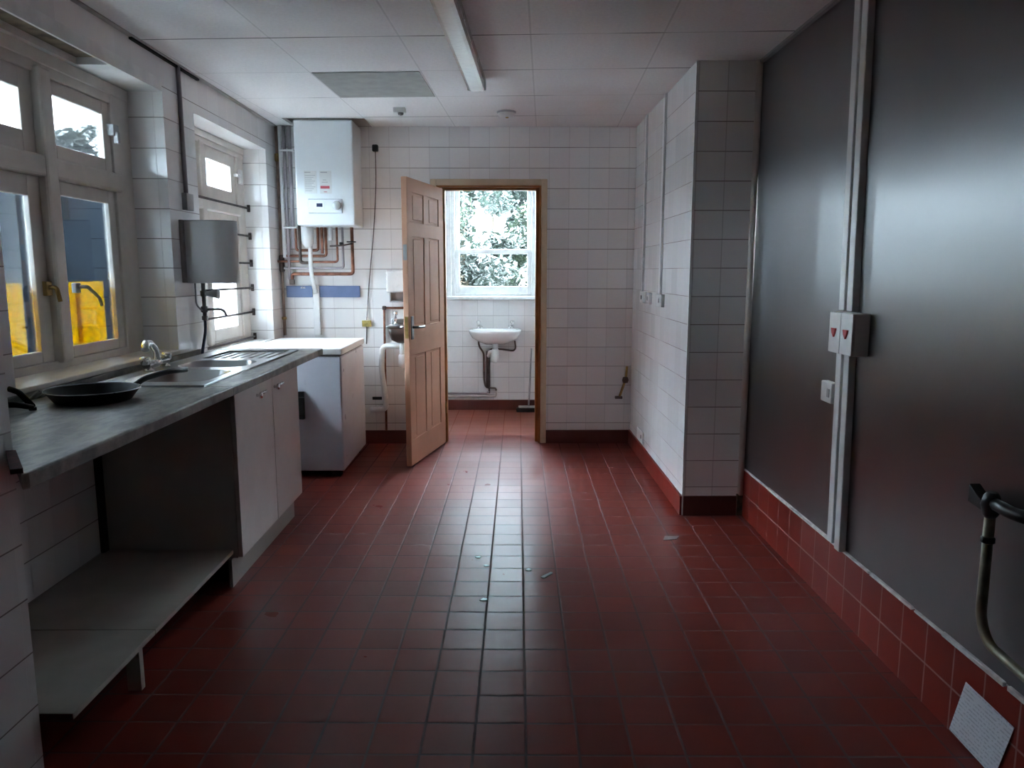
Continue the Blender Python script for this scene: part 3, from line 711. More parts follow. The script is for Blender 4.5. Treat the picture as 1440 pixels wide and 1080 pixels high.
# pipework under and beside the boiler
pw = thing('boiler_pipework', 'copper pipes stepping out of the boiler and turning left', 'pipes', (-1.45, 5.88, 1.35))
def pipe(pts, r, mat, par, fil=0.022, name='pipe'):
    return obj(name, MB().tube(pts, r, 12, fil), mat, par)
yp_ = 5.885
pipe([(-1.432, yp_, 1.700), (-1.432, yp_, 1.525), (-1.600, yp_, 1.525), (-1.600, yp_, 1.70)], 0.0105, M['copper'], pw)
pipe([(-1.372, yp_, 1.700), (-1.372, yp_, 1.482), (-1.690, yp_, 1.482)], 0.0105, M['copper'], pw)
pipe([(-1.398, yp_-.012, 1.700), (-1.398, yp_-.012, 1.50)], 0.0105, M['copper'], pw)
pipe([(-1.287, yp_, 1.700), (-1.287, yp_, 1.437), (-1.480, yp_, 1.437), (-1.500, yp_, 1.428), (-1.535, yp_, 1.430), (-1.560, yp_, 1.441), (-1.745, yp_, 1.441)], 0.0085, M['copper'], pw)
pipe([(-1.244, yp_, 1.700), (-1.244, yp_, 1.390), (-1.700, yp_, 1.390)], 0.0095, M['grey_pipe'], pw)
pipe([(-1.172, yp_, 1.700), (-1.172, yp_, 1.346), (-1.640, yp_, 1.346), (-1.640, yp_, 1.300)], 0.0125, M['copper'], pw)
pipe([(-1.568, yp_-.012, 1.720), (-1.568, yp_-.012, 1.430), (-1.50, yp_-.012, 1.430)], 0.0115, M['oxide'], pw)
pipe([(-1.658, yp_, 2.44), (-1.658, yp_, 1.300)], 0.0125, M['grey_pipe'], pw)
pipe([(-1.618, yp_, 2.44), (-1.618, yp_, 1.540)], 0.0150, M['grey_pipe'], pw)
pipe([(-1.688, yp_-.005, 2.44), (-1.688, yp_-.005, 1.47)], 0.0135, M['white_plastic'], pw)
pipe([(-1.330, yp_-.02, 1.700), (-1.330, yp_-.02, 1.60)], 0.016, M['white_plastic'], pw)
obj('valve_lever', MB().box(-1.205, -1.140, yp_-0.045, yp_-0.010, 1.583, 1.592, 0.002), M['black'], pw)
obj('valve_knob', MB().box(-1.262, -1.238, yp_-0.04, yp_-0.008, 1.565, 1.585, 0.004), M['black'], pw)
pipe([(-1.335, yp_-.03, 1.555), (-1.24, yp_-.03, 1.560), (-1.165, yp_-.03, 1.575)], 0.006, M['oxide'], pw, name='filling_link')
obj('elbow', MB().box(-1.662, -1.622, yp_-0.014, yp_+0.014, 1.265, 1.305, 0.006), M['oxide'], pw)
for z in (2.262, 1.590+0.105):
    obj('pipe_clip', MB().box(-1.690, -1.585, yp_-0.022, yp_+0.016, z-0.007, z+0.007, 0.004), M['white_plastic'], pw)
gp = thing('gas_pipe', 'brown gas pipe running down the far left corner', 'pipe', (-1.73, 5.90, 0.86))
obj('pipe', MB().tube([(-1.7225, 5.912, 2.44), (-1.7225, 5.912, 0.872)], 0.0115, 12), plain('aged_gas_pipe', (0.36, 0.25, 0.20), 0.45, 0.4, var=0.4, scale=10), gp)
obj('coupling', MB().lathe([(0.014, -0.03), (0.019, -0.022), (0.019, 0.022), (0.014, 0.03)], (-1.7225, 5.912, 2.215), 16), M['brass'], gp)
obj('coupling', MB().lathe([(0.014, -0.04), (0.020, -0.03), (0.020, 0.08), (0.014, 0.09)], (-1.7225, 5.912, 1.40), 16), M['oxide'], gp)
obj('coupling', MB().lathe([(0.014, -0.012), (0.018, -0.008), (0.018, 0.008), (0.014, 0.012)], (-1.7225, 5.912, 1.005), 16), M['brass'], gp)
cd = thing('condensate_pipe', 'white condensate trap and pipe dropping below the boiler', 'pipe', (-1.48, 5.89, 0.87))
obj('trap', MB().lathe([(0, -0.0), (0.020, 0.0), (0.042, 0.03), (0.046, 0.06), (0.046, 0.155), (0, 0.155)], (-1.497, 5.840, 1.545), 24), M['white_plastic'], cd)
obj('pipe', MB().tube([(-1.482, 5.850, 1.575), (-1.490, 5.862, 1.44), (-1.486, 5.885, 1.30), (-1.472, 5.912, 1.20)], 0.0165, 14, 0.05), M['white_plastic'], cd)
obj('trunking', MB().box(-1.496, -1.447, 5.917, D-0.001, 0.872, 1.262, 0.003), M['white_plastic'], cd)
bt = thing('blue_batten', 'blue painted board fixed on the tiles below the boiler', 'board', (-1.42, 5.94, 1.21))
obj('board', MB().box(-1.702, -1.500, D-0.022, D-0.001, 1.166, 1.254, 0.002).box(-1.500, -1.443, D-0.014, D-0.001, 1.166, 1.254).box(-1.443, -1.133, D-0.022, D-0.001, 1.166, 1.254, 0.002), M['blue'], bt)
obj('hook', MB().tube([(-1.572, D-0.022, 1.243), (-1.572, D-0.045, 1.236), (-1.572, D-0.050, 1.247)], 0.004, 8, 0.008).box(-1.590, -1.554, D-0.026, D-0.021, 1.234, 1.246, 0.001), M['white_plastic'], bt)

# plug with flex, yellowed flex outlet
pl = thing('plug', 'black plug and thin flex hanging right of the boiler', 'plug', (-0.983, 5.93, 2.27))
obj('plug_body', MB().box(-1.006, -0.962, D-0.045, D-0.001, 2.262, 2.312, 0.008), M['black'], pl)
obj('flex', MB().tube([(-0.984, D-0.022, 2.265), (-0.985, D-0.015, 2.05), (-1.010, D-0.012, 1.70), (-1.058, D-0.012, 1.30), (-1.082, D-0.012, 1.05), (-1.085, D-0.014, 0.988)], 0.0035, 8, 0.2), M['oxide'], pl)
ol = thing('flex_outlet', 'small yellowed flex outlet above the freezer', 'outlet', (-1.087, 5.94, 0.96))
obj('plate', MB().box(-1.124, -1.052, D-0.016, D-0.001, 0.936, 0.986, 0.003), M['yellow_stain'], ol)
obj('flex', MB().tube([(-1.088, D-0.012, 0.938), (-1.090, D-0.010, 0.885), (-1.094, D-0.009, 0.80)], 0.0035, 8, 0.03), M['oxide'], ol)

# dispenser, hand basin, pipes behind the door
ds = thing('towel_dispenser', 'white dispenser on the end wall behind the open door', 'dispenser', (-0.80, 5.86, 1.13))
obj('casing', MB().box(-0.915, -0.690, 5.850, D-0.001, 1.205, 1.372, 0.010), M['white_gloss'], ds)
obj('tray', MB().box(-0.885, -0.720, 5.835, D-0.001, 1.130, 1.140, 0.003).box(-0.890, -0.880, 5.835, D-0.001, 1.130, 1.205, 0.002).box(-0.880, -0.73, 5.90, D-0.001, 1.14, 1.205), M['grey_plastic'], ds)
hb = thing('hand_basin', 'dark stainless hand basin half hidden behind the door', 'basin', (-0.78, 5.84, 0.80))
obj('rim', MB().box(-0.905, -0.640, 5.735, D-0.001, 0.938, 0.958, 0.008).box(-0.890, -0.655, D-0.05, D-0.001, 0.958, 1.000, 0.006), M['brushed'], hb)
b = MB(); lev = [(0, 0.938), (0.004, 0.90), (0.02, 0.845), (0.06, 0.820)]; rings = []
for ins, z in lev: rings.append([b.bm.verts.new((x, y, z)) for x, y in rrect(-0.895+ins, -0.650-ins, 5.742+ins, D-0.004, 0.03)])
for p, q in zip(rings, rings[1:]):
    for i in range(len(p)):
        j = (i+1) % len(p); ff = b.bm.faces.new((p[i], p[j], q[j], q[i])); ff.smooth = True
b.bm.faces.new(rings[0][::-1]); b.bm.faces.new(rings[-1])
obj('bowl', b, M['brown_dark'], hb)
obj('tap', MB().lathe([(0.016, 0), (0.016, 0.012), (0.011, 0.02), (0.011, 0.07), (0.018, 0.075), (0.018, 0.10), (0, 0.102)], (-0.850, 5.865, 0.958), 18).tube([(-0.850, 5.865, 1.01), (-0.850, 5.80, 1.005), (-0.850, 5.79, 0.985)], 0.009, 10, 0.015), M['chrome'], hb)
obj('tap', MB().lathe([(0.016, 0), (0.016, 0.012), (0.011, 0.02), (0.011, 0.07), (0.018, 0.075), (0.018, 0.10), (0, 0.102)], (-0.745, 5.865, 0.958), 18).tube([(-0.745, 5.865, 1.01), (-0.745, 5.80, 1.005), (-0.745, 5.79, 0.985)], 0.009, 10, 0.015), M['chrome'], hb)
obj('waste', MB().tube([(-0.80, 5.85, 0.822), (-0.80, 5.85, 0.70)], 0.022, 16).lathe([(0.02, 0), (0.032, 0.01), (0.032, 0.10), (0.02, 0.11)], (-0.80, 5.85, 0.62), 18), M['white_plastic'], hb)
wp = thing('waste_pipe', 'white waste pipe bending down the tiles beside the freezer', 'pipe', (-0.97, 5.9, 0.28))
obj('pipe', MB().tube([(-0.800, 5.862, 0.790), (-0.962, 5.885, 0.792), (-0.975, 5.900, 0.60), (-0.948, 5.905, 0.36), (-0.948, 5.905, 0.285), (-1.068, 5.905, 0.282)], 0.0215, 16, 0.05), M['white_plastic'], wp)
sp_ = thing('supply_pipe', 'thin copper supply pipe framing the hand basin', 'pipe', (-0.95, 5.93, 0.1))
obj('pipe', MB().tube([(-0.62, D-0.018, 1.083), (-0.948, D-0.018, 1.083), (-0.953, D-0.018, 0.106)], 0.009, 10, 0.015), M['copper'], sp_)
obj('elbow', MB().box(-0.962, -0.932, D-0.030, D-0.005, 1.068, 1.098, 0.006), M['oxide'], sp_)
vt = tag(obj('air_vent', MB().box(-1.060, -0.985, D-0.010, D-0.001, 0.355, 0.378, 0.002), M['black']), 'narrow black vent slot low on the end wall', 'vent')

# ------------------------------------------------------------------ water heater between the windows
wh = thing('water_heater', 'grey oversink water heater hanging between the left windows', 'water heater', (-1.63, 4.27, 1.30))
pts = [(XL+0.004, 4.165)]
c_ = (-1.585, 4.265)
for i in range(25):
    t = -PI/2 + i/24*PI*0.62; pts.append((c_[0]+0.100*math.cos(t), c_[1]+0.100*math.sin(t)))
pts += [(-1.600, 4.385), (XL+0.004, 4.385)]
hm = MB().prism(pts, 1.302, 1.634, 0.010, smooth=False)
obj('casing', hm, M['heater'], wh)
obj('shadow_plate', MB().box(XL+0.0005, XL+0.018, 4.135, 4.40, 1.305, 1.640, 0.003), M['seal'], wh)  # dark margin past the casing paints the heater's shadow on the wall
obj('top_cap', MB().prism([(x, y) for x, y in pts], 1.634, 1.640), M['grey_plastic'], wh)
vx, vy = -1.712, 4.33
obj('valve', MB().tube([(vx, vy, 1.302), (vx, vy, 1.10)], 0.011, 14).lathe([(0.016, 0), (0.019, 0.006), (0.019, 0.03), (0.016, 0.036)], (vx, vy, 1.135), 16).lathe([(0.015, 0), (0.017, 0.005), (0.017, 0.022), (0.015, 0.026)], (vx, vy, 1.09), 16).lathe([(0.015, 0), (0.018, 0.005), (0.018, 0.03), (0.015, 0.034)], (vx, vy, 1.225), 16), M['dull_valve'], wh)
obj('knob', MB().tube([(vx, vy, 1.242), (vx+0.045, vy, 1.240), (vx+0.085, vy, 1.240)], 0.012, 14, rad=[0.010, 0.018, 0.030]), M['grey_plastic'], wh)
obj('spout', MB().tube([(vx, vy, 1.150), (vx+0.080, vy+0.01, 1.155), (vx+0.105, vy+0.015, 1.145), (vx+0.118, vy+0.018, 1.108)], 0.008, 12, 0.02), M['dull_valve'], wh)
obj('hose', MB().tube([(vx, vy, 1.10), (vx+0.004, vy-0.01, 1.03), (vx-0.008, vy-0.02, 0.96), (vx-0.016, vy-0.03, ZT+0.001)], 0.0085, 12, 0.05), M['blue_hose'], wh)
obj('pipe', MB().tube([(vx-0.024, vy-0.05, 1.302), (vx-0.024, vy-0.05, 1.18), (vx-0.006, vy-0.02, 1.148), (vx, vy, 1.148)], 0.005, 8, 0.02), M['grey_plastic'], wh)

lc = thing('cable_conduit', 'grey conduit dropping from ceiling to a small box between the windows', 'conduit', (XL, 4.24, 1.70))
obj('tube', MB().tube([(XL+0.012, 4.225, 2.445), (XL+0.012, 4.232, 1.775)], 0.0115, 12), plain('grey_conduit', (0.26, 0.24, 0.26), 0.5), lc)
obj('box', MB().box(XL+0.001, XL+0.030, 4.195, 4.285, 1.695, 1.785, 0.003), plain('grey_box', (0.42, 0.41, 0.42), 0.5), lc)

# ================================================================== RIGHT WALL
def shear_box(x0, x1, ya0, ya1, yb0, yb1, z0, z1, mat, name, par):
    b = MB(); v = [b.bm.verts.new(p) for p in ((x0, ya0, z0), (x1, ya0, z0), (x1, ya1, z0), (x0, ya1, z0), (x0, yb0, z1), (x1, yb0, z1), (x1, yb1, z1), (x0, yb1, z1))]
    for q in ((0, 1, 2, 3), (4, 5, 6, 7), (0, 1, 5, 4), (1, 2, 6, 5), (2, 3, 7, 6), (3, 0, 4, 7)): b.bm.faces.new([v[i] for i in q])
    bmesh.ops.bevel(b.bm, geom=list(b.bm.edges), offset=0.004, segments=2, profile=0.5, affect='EDGES')
    return obj(name, b, mat, par)
tag(obj('steel_sheet', MB().box(XR, XR+0.003, 2.925, YP-0.004, 0.276, H-0.002), M['panel_steel']), 'brushed steel wall sheet between the boxed-out corner and the trunking', 'wall sheet', 'steel wall sheets')
tag(obj('steel_sheet', MB().box(XR, XR+0.003, -1.45, 2.921, 0.276, H-0.002), M['panel_steel']), 'brushed steel wall sheet nearest the camera, right of the trunking', 'wall sheet', 'steel wall sheets')
def lean(z, b, t): return b + (t-b)*(z-0.28)/(2.4486-0.28)
M['trunk'] = plain('grey_white_trunking', (0.70, 0.70, 0.70), 0.4, var=0.06)
t1 = thing('cable_trunking', 'far one of the two white cable trunkings on the steel wall', 'trunking', (XR-0.01, 2.95, 0.28), group='cable trunkings on the steel wall')
for z0, z1, n_ in ((0.278, 1.052, 'lower_length'), (1.215, H-0.001, 'upper_length')):
    shear_box(XR-0.024, XR-0.0005, lean(z0, 2.915, 2.972), lean(z0, 2.962, 3.020), lean(z1, 2.915, 2.972), lean(z1, 2.962, 3.020), z0, z1, M['trunk'], n_, t1)
t2 = thing('cable_trunking', 'near one of the two white cable trunkings on the steel wall', 'trunking', (XR-0.01, 2.87, 0.28), group='cable trunkings on the steel wall')
for z0, z1, n_ in ((0.272, 1.052, 'lower_length'), (1.215, H-0.001, 'upper_length')):
    shear_box(XR-0.030, XR-0.0005, lean(z0, 2.835, 2.892), lean(z0, 2.880, 2.940), lean(z1, 2.835, 2.892), lean(z1, 2.880, 2.940), z0, z1, M['trunk'], n_, t2)
for y0, y1, lb in ((2.866, 2.966, 'far one of the paired white switch boxes on the trunking'), (2.764, 2.8645, 'near one of the paired white switch boxes on the trunking')):
    s_ = thing('isolator_switch', lb, 'switch', (XR-0.03, (y0+y1)/2, 1.055), group='paired switch boxes')
    obj('box', MB().box(1.280, XR-0.0005, y0, y1, 1.054, 1.212, 0.004), M['white_plastic'], s_)
    obj('face_plate', MB().box(1.273, 1.281, y0+0.001, y1-0.001, 1.055, 1.211, 0.003), M['white_plastic'], s_)
    ym = (y0+y1)/2
    obj('rocker', MB().prism([(ym-0.020, 1.150), (ym+0.016, 1.150), (ym+0.010, 1.132), (ym-0.004, 1.116), (ym-0.014, 1.132)], 1.266, 1.274, axis='X'), M['red_switch'], s_)
s_ = thing('switched_outlet', 'small white outlet box beside the lower trunking', 'outlet', (XR-0.02, 3.03, 0.84))
obj('box', MB().box(1.306, XR-0.0005, 2.985, 3.085, 0.838, 0.922, 0.004), M['white_plastic'], s_)
obj('rocker', MB().box(1.303, 1.307, 3.000, 3.022, 0.862, 0.897, 0.001), M['grey_plastic'], s_)

# gas tap with drop pipe
gt = thing('gas_tap', 'black gas valve with drop pipe low on the near steel wall', 'gas tap', (1.30, 1.95, 0.37))
xg = 1.300
gpb = MB().tube([(xg, 1.944, 0.735), (xg, 1.944, 0.430), (xg, 1.905, 0.372), (xg, 1.60, 0.352), (xg, 1.25, 0.345)], 0.0135, 14, 0.07)
obj('pipe', gpb, plain('dull_pipe', (0.30, 0.27, 0.20), 0.45, 0.5, var=0.3, scale=20), gt)
obj('collar', MB().lathe([(0.0135, 0), (0.018, 0.003), (0.018, 0.015), (0.0135, 0.018)], (xg, 1.944, 0.642), 16), M['black'], gt)
vb = MB().lathe([(0.0135, -0.035), (0.020, -0.025), (0.026, 0.0), (0.020, 0.025), (0.0135, 0.035)], (xg, 1.944, 0.748), 18)
vb.prism([(1.985, 0.765), (2.020, 0.785), (2.022, 0.735), (1.955, 0.728), (1.945, 0.748)], xg-0.016, xg+0.016, 0.003, 'X')
obj('valve', vb, M['black'], gt)
obj('outlet', MB().tube([(xg, 1.935, 0.755), (xg, 1.86, 0.752), (xg+0.018, 1.80, 0.752)], 0.017, 14, 0.02), M['black'], gt)

# paper notice leaning on the red skirting
nt = MB()
co = [(1.327, 2.075, 0.012), (1.325, 1.862, 0.006), (1.330, 1.812, 0.186), (1.331, 2.025, 0.192)]
ex = Vector((-0.0012, 0, 0)); v0 = [nt.bm.verts.new(Vector(c)) for c in co]; v1 = [nt.bm.verts.new(Vector(c)+ex) for c in co]
nt.bm.faces.new(v0); nt.bm.faces.new(v1[::-1])
for i in range(4): nt.bm.faces.new((v0[i], v0[(i+1) % 4], v1[(i+1) % 4], v1[i]))
tag(obj('paper_notice', nt, M['notice']), 'white printed paper leaning against the red tile skirting', 'paper')

# pillar side: trunkings, switches, socket
for y0, y1, z0, lb in ((4.845, 4.885, 1.222, 'near white trunking on the tiled side of the boxed-out corner'), (5.472, 5.505, 1.222, 'far white trunking on the tiled side of the boxed-out corner')):
    tag(obj('cable_trunking', MB().box(XP-0.016, XP-0.0005, y0, y1, z0, H-0.001, 0.003), plain('pale_trunking', (0.60, 0.60, 0.60), 0.4)), lb, 'trunking', 'trunkings on the boxed-out corner')
for y0, y1, lb, dot in ((5.39, 5.52, 'far white switch on the tiled side of the boxed-out corner', 1), (5.17, 5.26, 'narrow middle switch on the tiled side of the boxed-out corner', 0), (4.755, 4.915, 'near grey switch under the near trunking on the boxed-out corner', 0)):
    s_ = thing('wall_switch', lb, 'switch', (XP-0.01, (y0+y1)/2, 1.14), group='switches on the boxed-out corner')
    obj('plate', MB().box(XP-0.022, XP-0.0005, y0, y1, 1.142, 1.222, 0.003), M['white_plastic'] if y0 > 5 else plain('greyed_plate', (0.5, 0.5, 0.5), 0.4), s_)
    obj('rocker', MB().box(XP-0.026, XP-0.021, (y0+y1)/2-0.008, (y0+y1)/2+0.008, 1.168, 1.196, 0.001), M['black'] if dot else M['grey_plastic'], s_)
s_ = thing('wall_socket', 'low white socket near the far end of the boxed-out corner', 'socket', (XP-0.01, 5.44, 0.13))
obj('plate', MB().box(XP-0.012, XP-0.0005, 5.33, 5.56, 0.128, 0.215, 0.003), M['white_plastic'], s_)
obj('rocker', MB().box(XP-0.014, XP-0.011, 5.375, 5.400, 0.160, 0.185, 0.001), M['black'], s_)
s_ = thing('capped_valve', 'short rusty valve and pipe stub in the far right corner', 'valve', (0.94, 5.93, 0.35))
obj('pipe', MB().tube([(0.962, D-0.012, 0.620), (0.953, D-0.028, 0.545), (0.945, D-0.035, 0.505), (0.905, D-0.035, 0.385)], 0.010, 10, 0.02), M['brass'], s_)
obj('valve_body', MB().lathe([(0, -0.026), (0.020, -0.022), (0.026, 0), (0.020, 0.022), (0, 0.026)], (0.948, D-0.034, 0.515), 14), M['oxide'], s_)
obj('end_cap', MB().box(0.868, 0.926, D-0.048, D-0.018, 0.365, 0.386, 0.004), M['oxide'], s_)

# ================================================================== CEILING THINGS
rt_ = -0.052
lt = thing('fluorescent_light', 'long unlit fluorescent light with clear prismatic cover on the ceiling', 'ceiling light', (-0.165, 4.47, H), rt_*1.0)
# local: x across, y along (0 at the far end, negative towards the camera)
zc = 2.374-H
LB = 1.83
obj('batten', MB().box(-0.030, 0.052, -LB, 0.0, -0.045, -0.0005, 0.004), plain('light_batten', (0.50, 0.48, 0.45), 0.5), lt, local=True)
b = MB().prism([(-0.050, -0.040), (-0.045, -0.070), (-0.030, -0.0745), (0.030, -0.0745), (0.045, -0.070), (0.050, -0.040)], -LB, 0.01, 0.003, 'Y')
obj('cover', b, M['cover'], lt, local=True)
obj('end_cap', MB().box(-0.051, 0.056, 0.008, 0.022, -0.072, -0.004, 0.006), M['white_plastic'], lt, local=True)
for i in range(5): obj('cover_clip', MB().box(0.0525, 0.057, -0.20-0.32*i, -0.17-0.32*i, -0.052, -0.030, 0.001), M['chrome'], lt, local=True)
sd = thing('smoke_alarm', 'round white smoke alarm on the ceiling before the doorway', 'smoke alarm', (0.007, 5.40, H))
obj('body', MB().lathe([(0.058, -0.0005), (0.060, -0.018), (0.050, -0.034), (0.030, -0.040), (0, -0.041)], (0.007, 5.40, H), 28), M['white_plastic'], sd)
obj('base', MB().lathe([(0.066, -0.0005), (0.066, -0.008), (0.060, -0.012)], (0.007, 5.40, H), 28), M['grey_plastic'], sd)
obj('indicator', MB().lathe([(0, -0.046), (0.010, -0.045), (0.012, -0.038)], (0.012, 5.385, H), 12), M['brass'], sd)
sn_ = thing('motion_sensor', 'small square sensor on the ceiling between grey tile and door', 'sensor', (-0.708, 5.29, H))
obj('body', MB().box(-0.750, -0.668, 5.262, 5.318, H-0.034, H-0.0005, 0.006), M['white_plastic'], sn_)
obj('lens', MB().lathe([(0.02, 0), (0.017, -0.014), (0, -0.02)], (-0.700, 5.28, H-0.033), 16), M['seal'], sn_)
cr = MB().lathe([(0.060, -0.0005), (0.060, -0.012), (0.045, -0.022), (0, -0.024)], (-0.905, 3.20, H), 28)
struct('trim_14', MB().box(XL, XL+0.016, 3.72, 4.50, H-0.016, H-0.0062), M['void'], 'black strip painted for the shaded gap between wall and ceiling near the conduit')  # solid black strip in place of the shade inside the gap
tag(obj('ceiling_rose', cr, M['white_plastic']), 'round white ceiling rose cut by the top edge of the view', 'ceiling rose')
ca, sa = math.cos(rt_), math.sin(rt_)
def cg(u, v): return (-1.107+u*ca-v*sa, 3.755+u*sa+v*ca)
q = [cg(0.008, 0.624), cg(0.605, 0.624), cg(0.605, 1.224), cg(0.008, 1.224)]
tag(obj('ceiling_tile', MB().prism(q, H-0.003, H-0.0004), M['ceil_tile_grey']), 'grey ceiling tile set among the white ones before the boiler', 'ceiling tile')

# ================================================================== WASHROOM THINGS
by = WY; bs = thing('washbasin', 'white ceramic washbasin under the washroom window', 'basin', (-0.10, 7.3, 0.65))
bx0, bx1, by0, by1 = -0.352, 0.150, 7.075, WY-0.002
def oval(ins, n=40):
    out = []; cx = (bx0+bx1)/2; a = (bx1-bx0)/2-ins; yb = by1; dep = (by1-by0)-ins
    for i in range(n):
        t = 2*PI*i/n; c, s2 = math.cos(t), math.sin(t)
        x = cx + a*abs(c)**0.55*(1 if c > 0 else -1)
        y = (by0+by1)/2 + (dep/2)*abs(s2)**(0.75 if s2 < 0 else 0.35)*(1 if s2 > 0 else -1)
        out.append((x, min(y, by1)))
    return out
b = MB(); rings = []
def ov(ins, insy, z, sc=1.0):
    r = []
    for x, y in oval(0):
        cx, cy = (bx0+bx1)/2, by1
        kx = 1-ins/((bx1-bx0)/2); ky = 1-insy/(by1-by0)
        r.append((cx+(x-cx)*kx, cy+(y-cy)*ky, z))
    return r
for ins, iy, z in ((0.150, 0.20, 0.665), (0.100, 0.13, 0.690), (0.030, 0.045, 0.735), (0.004, 0.006, 0.785), (0.0, 0.0, 0.806), (0.006, 0.006, 0.815)):
    rings.append([b.bm.verts.new(p) for p in ov(ins, iy, z)])
cx, cy = (bx0+bx1)/2, by1
def inner(ax, y0, y1, z, n=40):
    return [(cx+ax*math.cos(2*PI*i/n), (y0+y1)/2+(y1-y0)/2*math.sin(2*PI*i/n), z) for i in range(n)]
for ax, y0, y1, z in ((0.205, 7.100, 7.335, 0.815), (0.190, 7.112, 7.325, 0.790), (0.130, 7.14, 7.30, 0.720), (0.03, 7.20, 7.25, 0.700)):
    rings.append([b.bm.verts.new(p) for p in inner(ax, y0, y1, z)])
for p, qn in zip(rings, rings[1:]):
    for i in range(40):
        j = (i+1) % 40; ff = b.bm.faces.new((p[i], p[j], qn[j], qn[i])); ff.smooth = True
b.bm.faces.new(rings[0][::-1]); b.bm.faces.new(rings[-1])
obj('bowl', b, M['ceramic'], bs)
obj('overflow', MB().box(-0.115, -0.085, 7.330, 7.345, 0.775, 0.786, 0.002), M['oxide'], bs)
for x, sg in ((-0.262, 1), (0.066, -1)):
    tb = MB().lathe([(0.018, 0), (0.018, 0.006), (0.011, 0.012), (0.011, 0.045), (0.019, 0.050), (0.021, 0.072), (0.012, 0.078), (0, 0.078)], (x, 7.370, 0.814), 18)
    tb.tube([(x, 7.370, 0.842), (x+sg*0.030, 7.310, 0.844), (x+sg*0.034, 7.300, 0.825)], 0.009, 10, 0.012)
    obj('tap', tb, M['chrome'], bs)
obj('trap', MB().lathe([(0.020, 0), (0.034, 0.010), (0.037, 0.05), (0.034, 0.125), (0.020, 0.135)], (-0.100, 7.24, 0.495), 22).tube([(-0.100, 7.24, 0.62), (-0.100, 7.24, 0.675)], 0.028, 18).tube([(-0.100, 7.24, 0.60), (-0.155, 7.26, 0.60), (-0.165, 7.30, 0.55), (-0.168, 7.40, 0.55)], 0.016, 12, 0.02), M['white_plastic'], bs)
pb = WY-0.022
obj('waste_pipe', MB().tube([(-0.175, pb-0.02, 0.590), (-0.176, pb, 0.40), (-0.178, pb, 0.232)], 0.017, 12, 0.03), M['oxide'], bs)
obj('pipe', MB().tube([(-0.262, 7.30, 0.690), (-0.255, 7.33, 0.640), (-0.215, pb, 0.570), (-0.212, pb, 0.30), (-0.195, pb, 0.225), (-0.100, pb, 0.222), (-0.090, pb, 0.195)], 0.0095, 10, 0.03), M['oxide'], bs)
obj('pipe', MB().tube([(0.090, 7.34, 0.695), (0.100, 7.36, 0.620), (0.075, pb, 0.590), (-0.030, pb, 0.607), (-0.130, pb, 0.612), (-0.160, pb, 0.595), (-0.162, pb, 0.17)], 0.009, 10, 0.04), M['oxide'], bs)
hp = thing('heating_pipes', 'pair of pale pipes running low along the washroom wall', 'pipes', (-0.4, 7.41, 0.15))
obj('pipe', MB().tube([(-1.24, pb, 0.170), (-0.185, pb, 0.170), (-0.165, pb, 0.19)], 0.010, 10, 0.02), M['grey_pipe'], hp)
obj('pipe', MB().tube([(-1.24, pb, 0.138), (-0.10, pb, 0.138), (-0.088, pb, 0.155), (-0.088, pb, 0.20)], 0.010, 10, 0.02), plain('pale_pipe', (0.55, 0.5, 0.48), 0.5), hp)
br = thing('floor_brush', 'dark floor brush standing against the right washroom wall', 'brush', (0.21, 7.30, 0))
obj('head', MB().box(0.105, 0.320, 7.255, 7.335, 0.004, 0.045, 0.010), M['mop'], br)
obj('stock', MB().box(0.125, 0.320, 7.265, 7.325, 0.045, 0.062, 0.006), M['grey_plastic'], br)
obj('pole', MB().tube([(0.225, 7.295, 0.055), (0.238, 7.33, 0.30), (0.252, 7.375, 0.62)], 0.009, 12), M['grey_plastic'], br)

# scraps on the kitchen floor
scr = [(672, 784, .012, 'round white scrap on the floor left of a scratch'), (684, 796, .010, 'small white scrap at the near tip of the floor scratch'), (744, 802, .014, 'white paper scrap right of the floor scratch'), (680.5, 844, .014, 'bright white scrap nearest the camera on the lit tiles')]
import math as _m
f_, p_, y_, h_ = 1063.3, .1482, .0085, 1.3674
def on_floor(px, py):
    fw = Vector((_m.sin(y_)*_m.cos(p_), _m.cos(y_)*_m.cos(p_), -_m.sin(p_))); rtv = Vector((_m.cos(y_), -_m.sin(y_), 0)); up = rtv.cross(fw)
    d = fw + rtv*((px-720)/f_) + up*((540-py)/f_); return Vector((0, 0, h_)) + d*(h_/-d.z)
for px, py, r, lb in scr:
    c = on_floor(px, py)
    pts = [(c.x+r*random.uniform(.6, 1.2)*math.cos(2*PI*i/7)*1.2, c.y+r*random.uniform(.6, 1.2)*math.sin(2*PI*i/7)) for i in range(7)]
    tag(obj('paper_scrap', MB().prism(pts, 0.0004, 0.004), M['white_plastic']), lb, 'scrap', 'scraps on the kitchen floor')
a, b2 = on_floor(763, 813), on_floor(776, 806); d = (b2-a).normalized(); n_ = Vector((-d.y, d.x, 0))*0.010
tag(obj('plastic_strip', MB().prism([((a+n_).x, (a+n_).y), ((a-n_).x, (a-n_).y), ((b2-n_*.6).x, (b2-n_*.6).y), ((b2+n_*.6).x, (b2+n_*.6).y)], 0.0004, 0.005), M['grey_plastic']), 'pale grey strip of plastic on the lit floor tiles', 'scrap')
c = on_floor(942, 757)
tag(obj('floor_chip', MB().prism([(c.x-.04, c.y-.03), (c.x+.03, c.y-.02), (c.x+.05, c.y+.02), (c.x-.02, c.y+.03)], 0.0004, 0.003), plain('dusty_chip', (0.38, 0.3, 0.3), .6)), 'dusty chip of tile on the floor before the boxed-out corner', 'scrap')

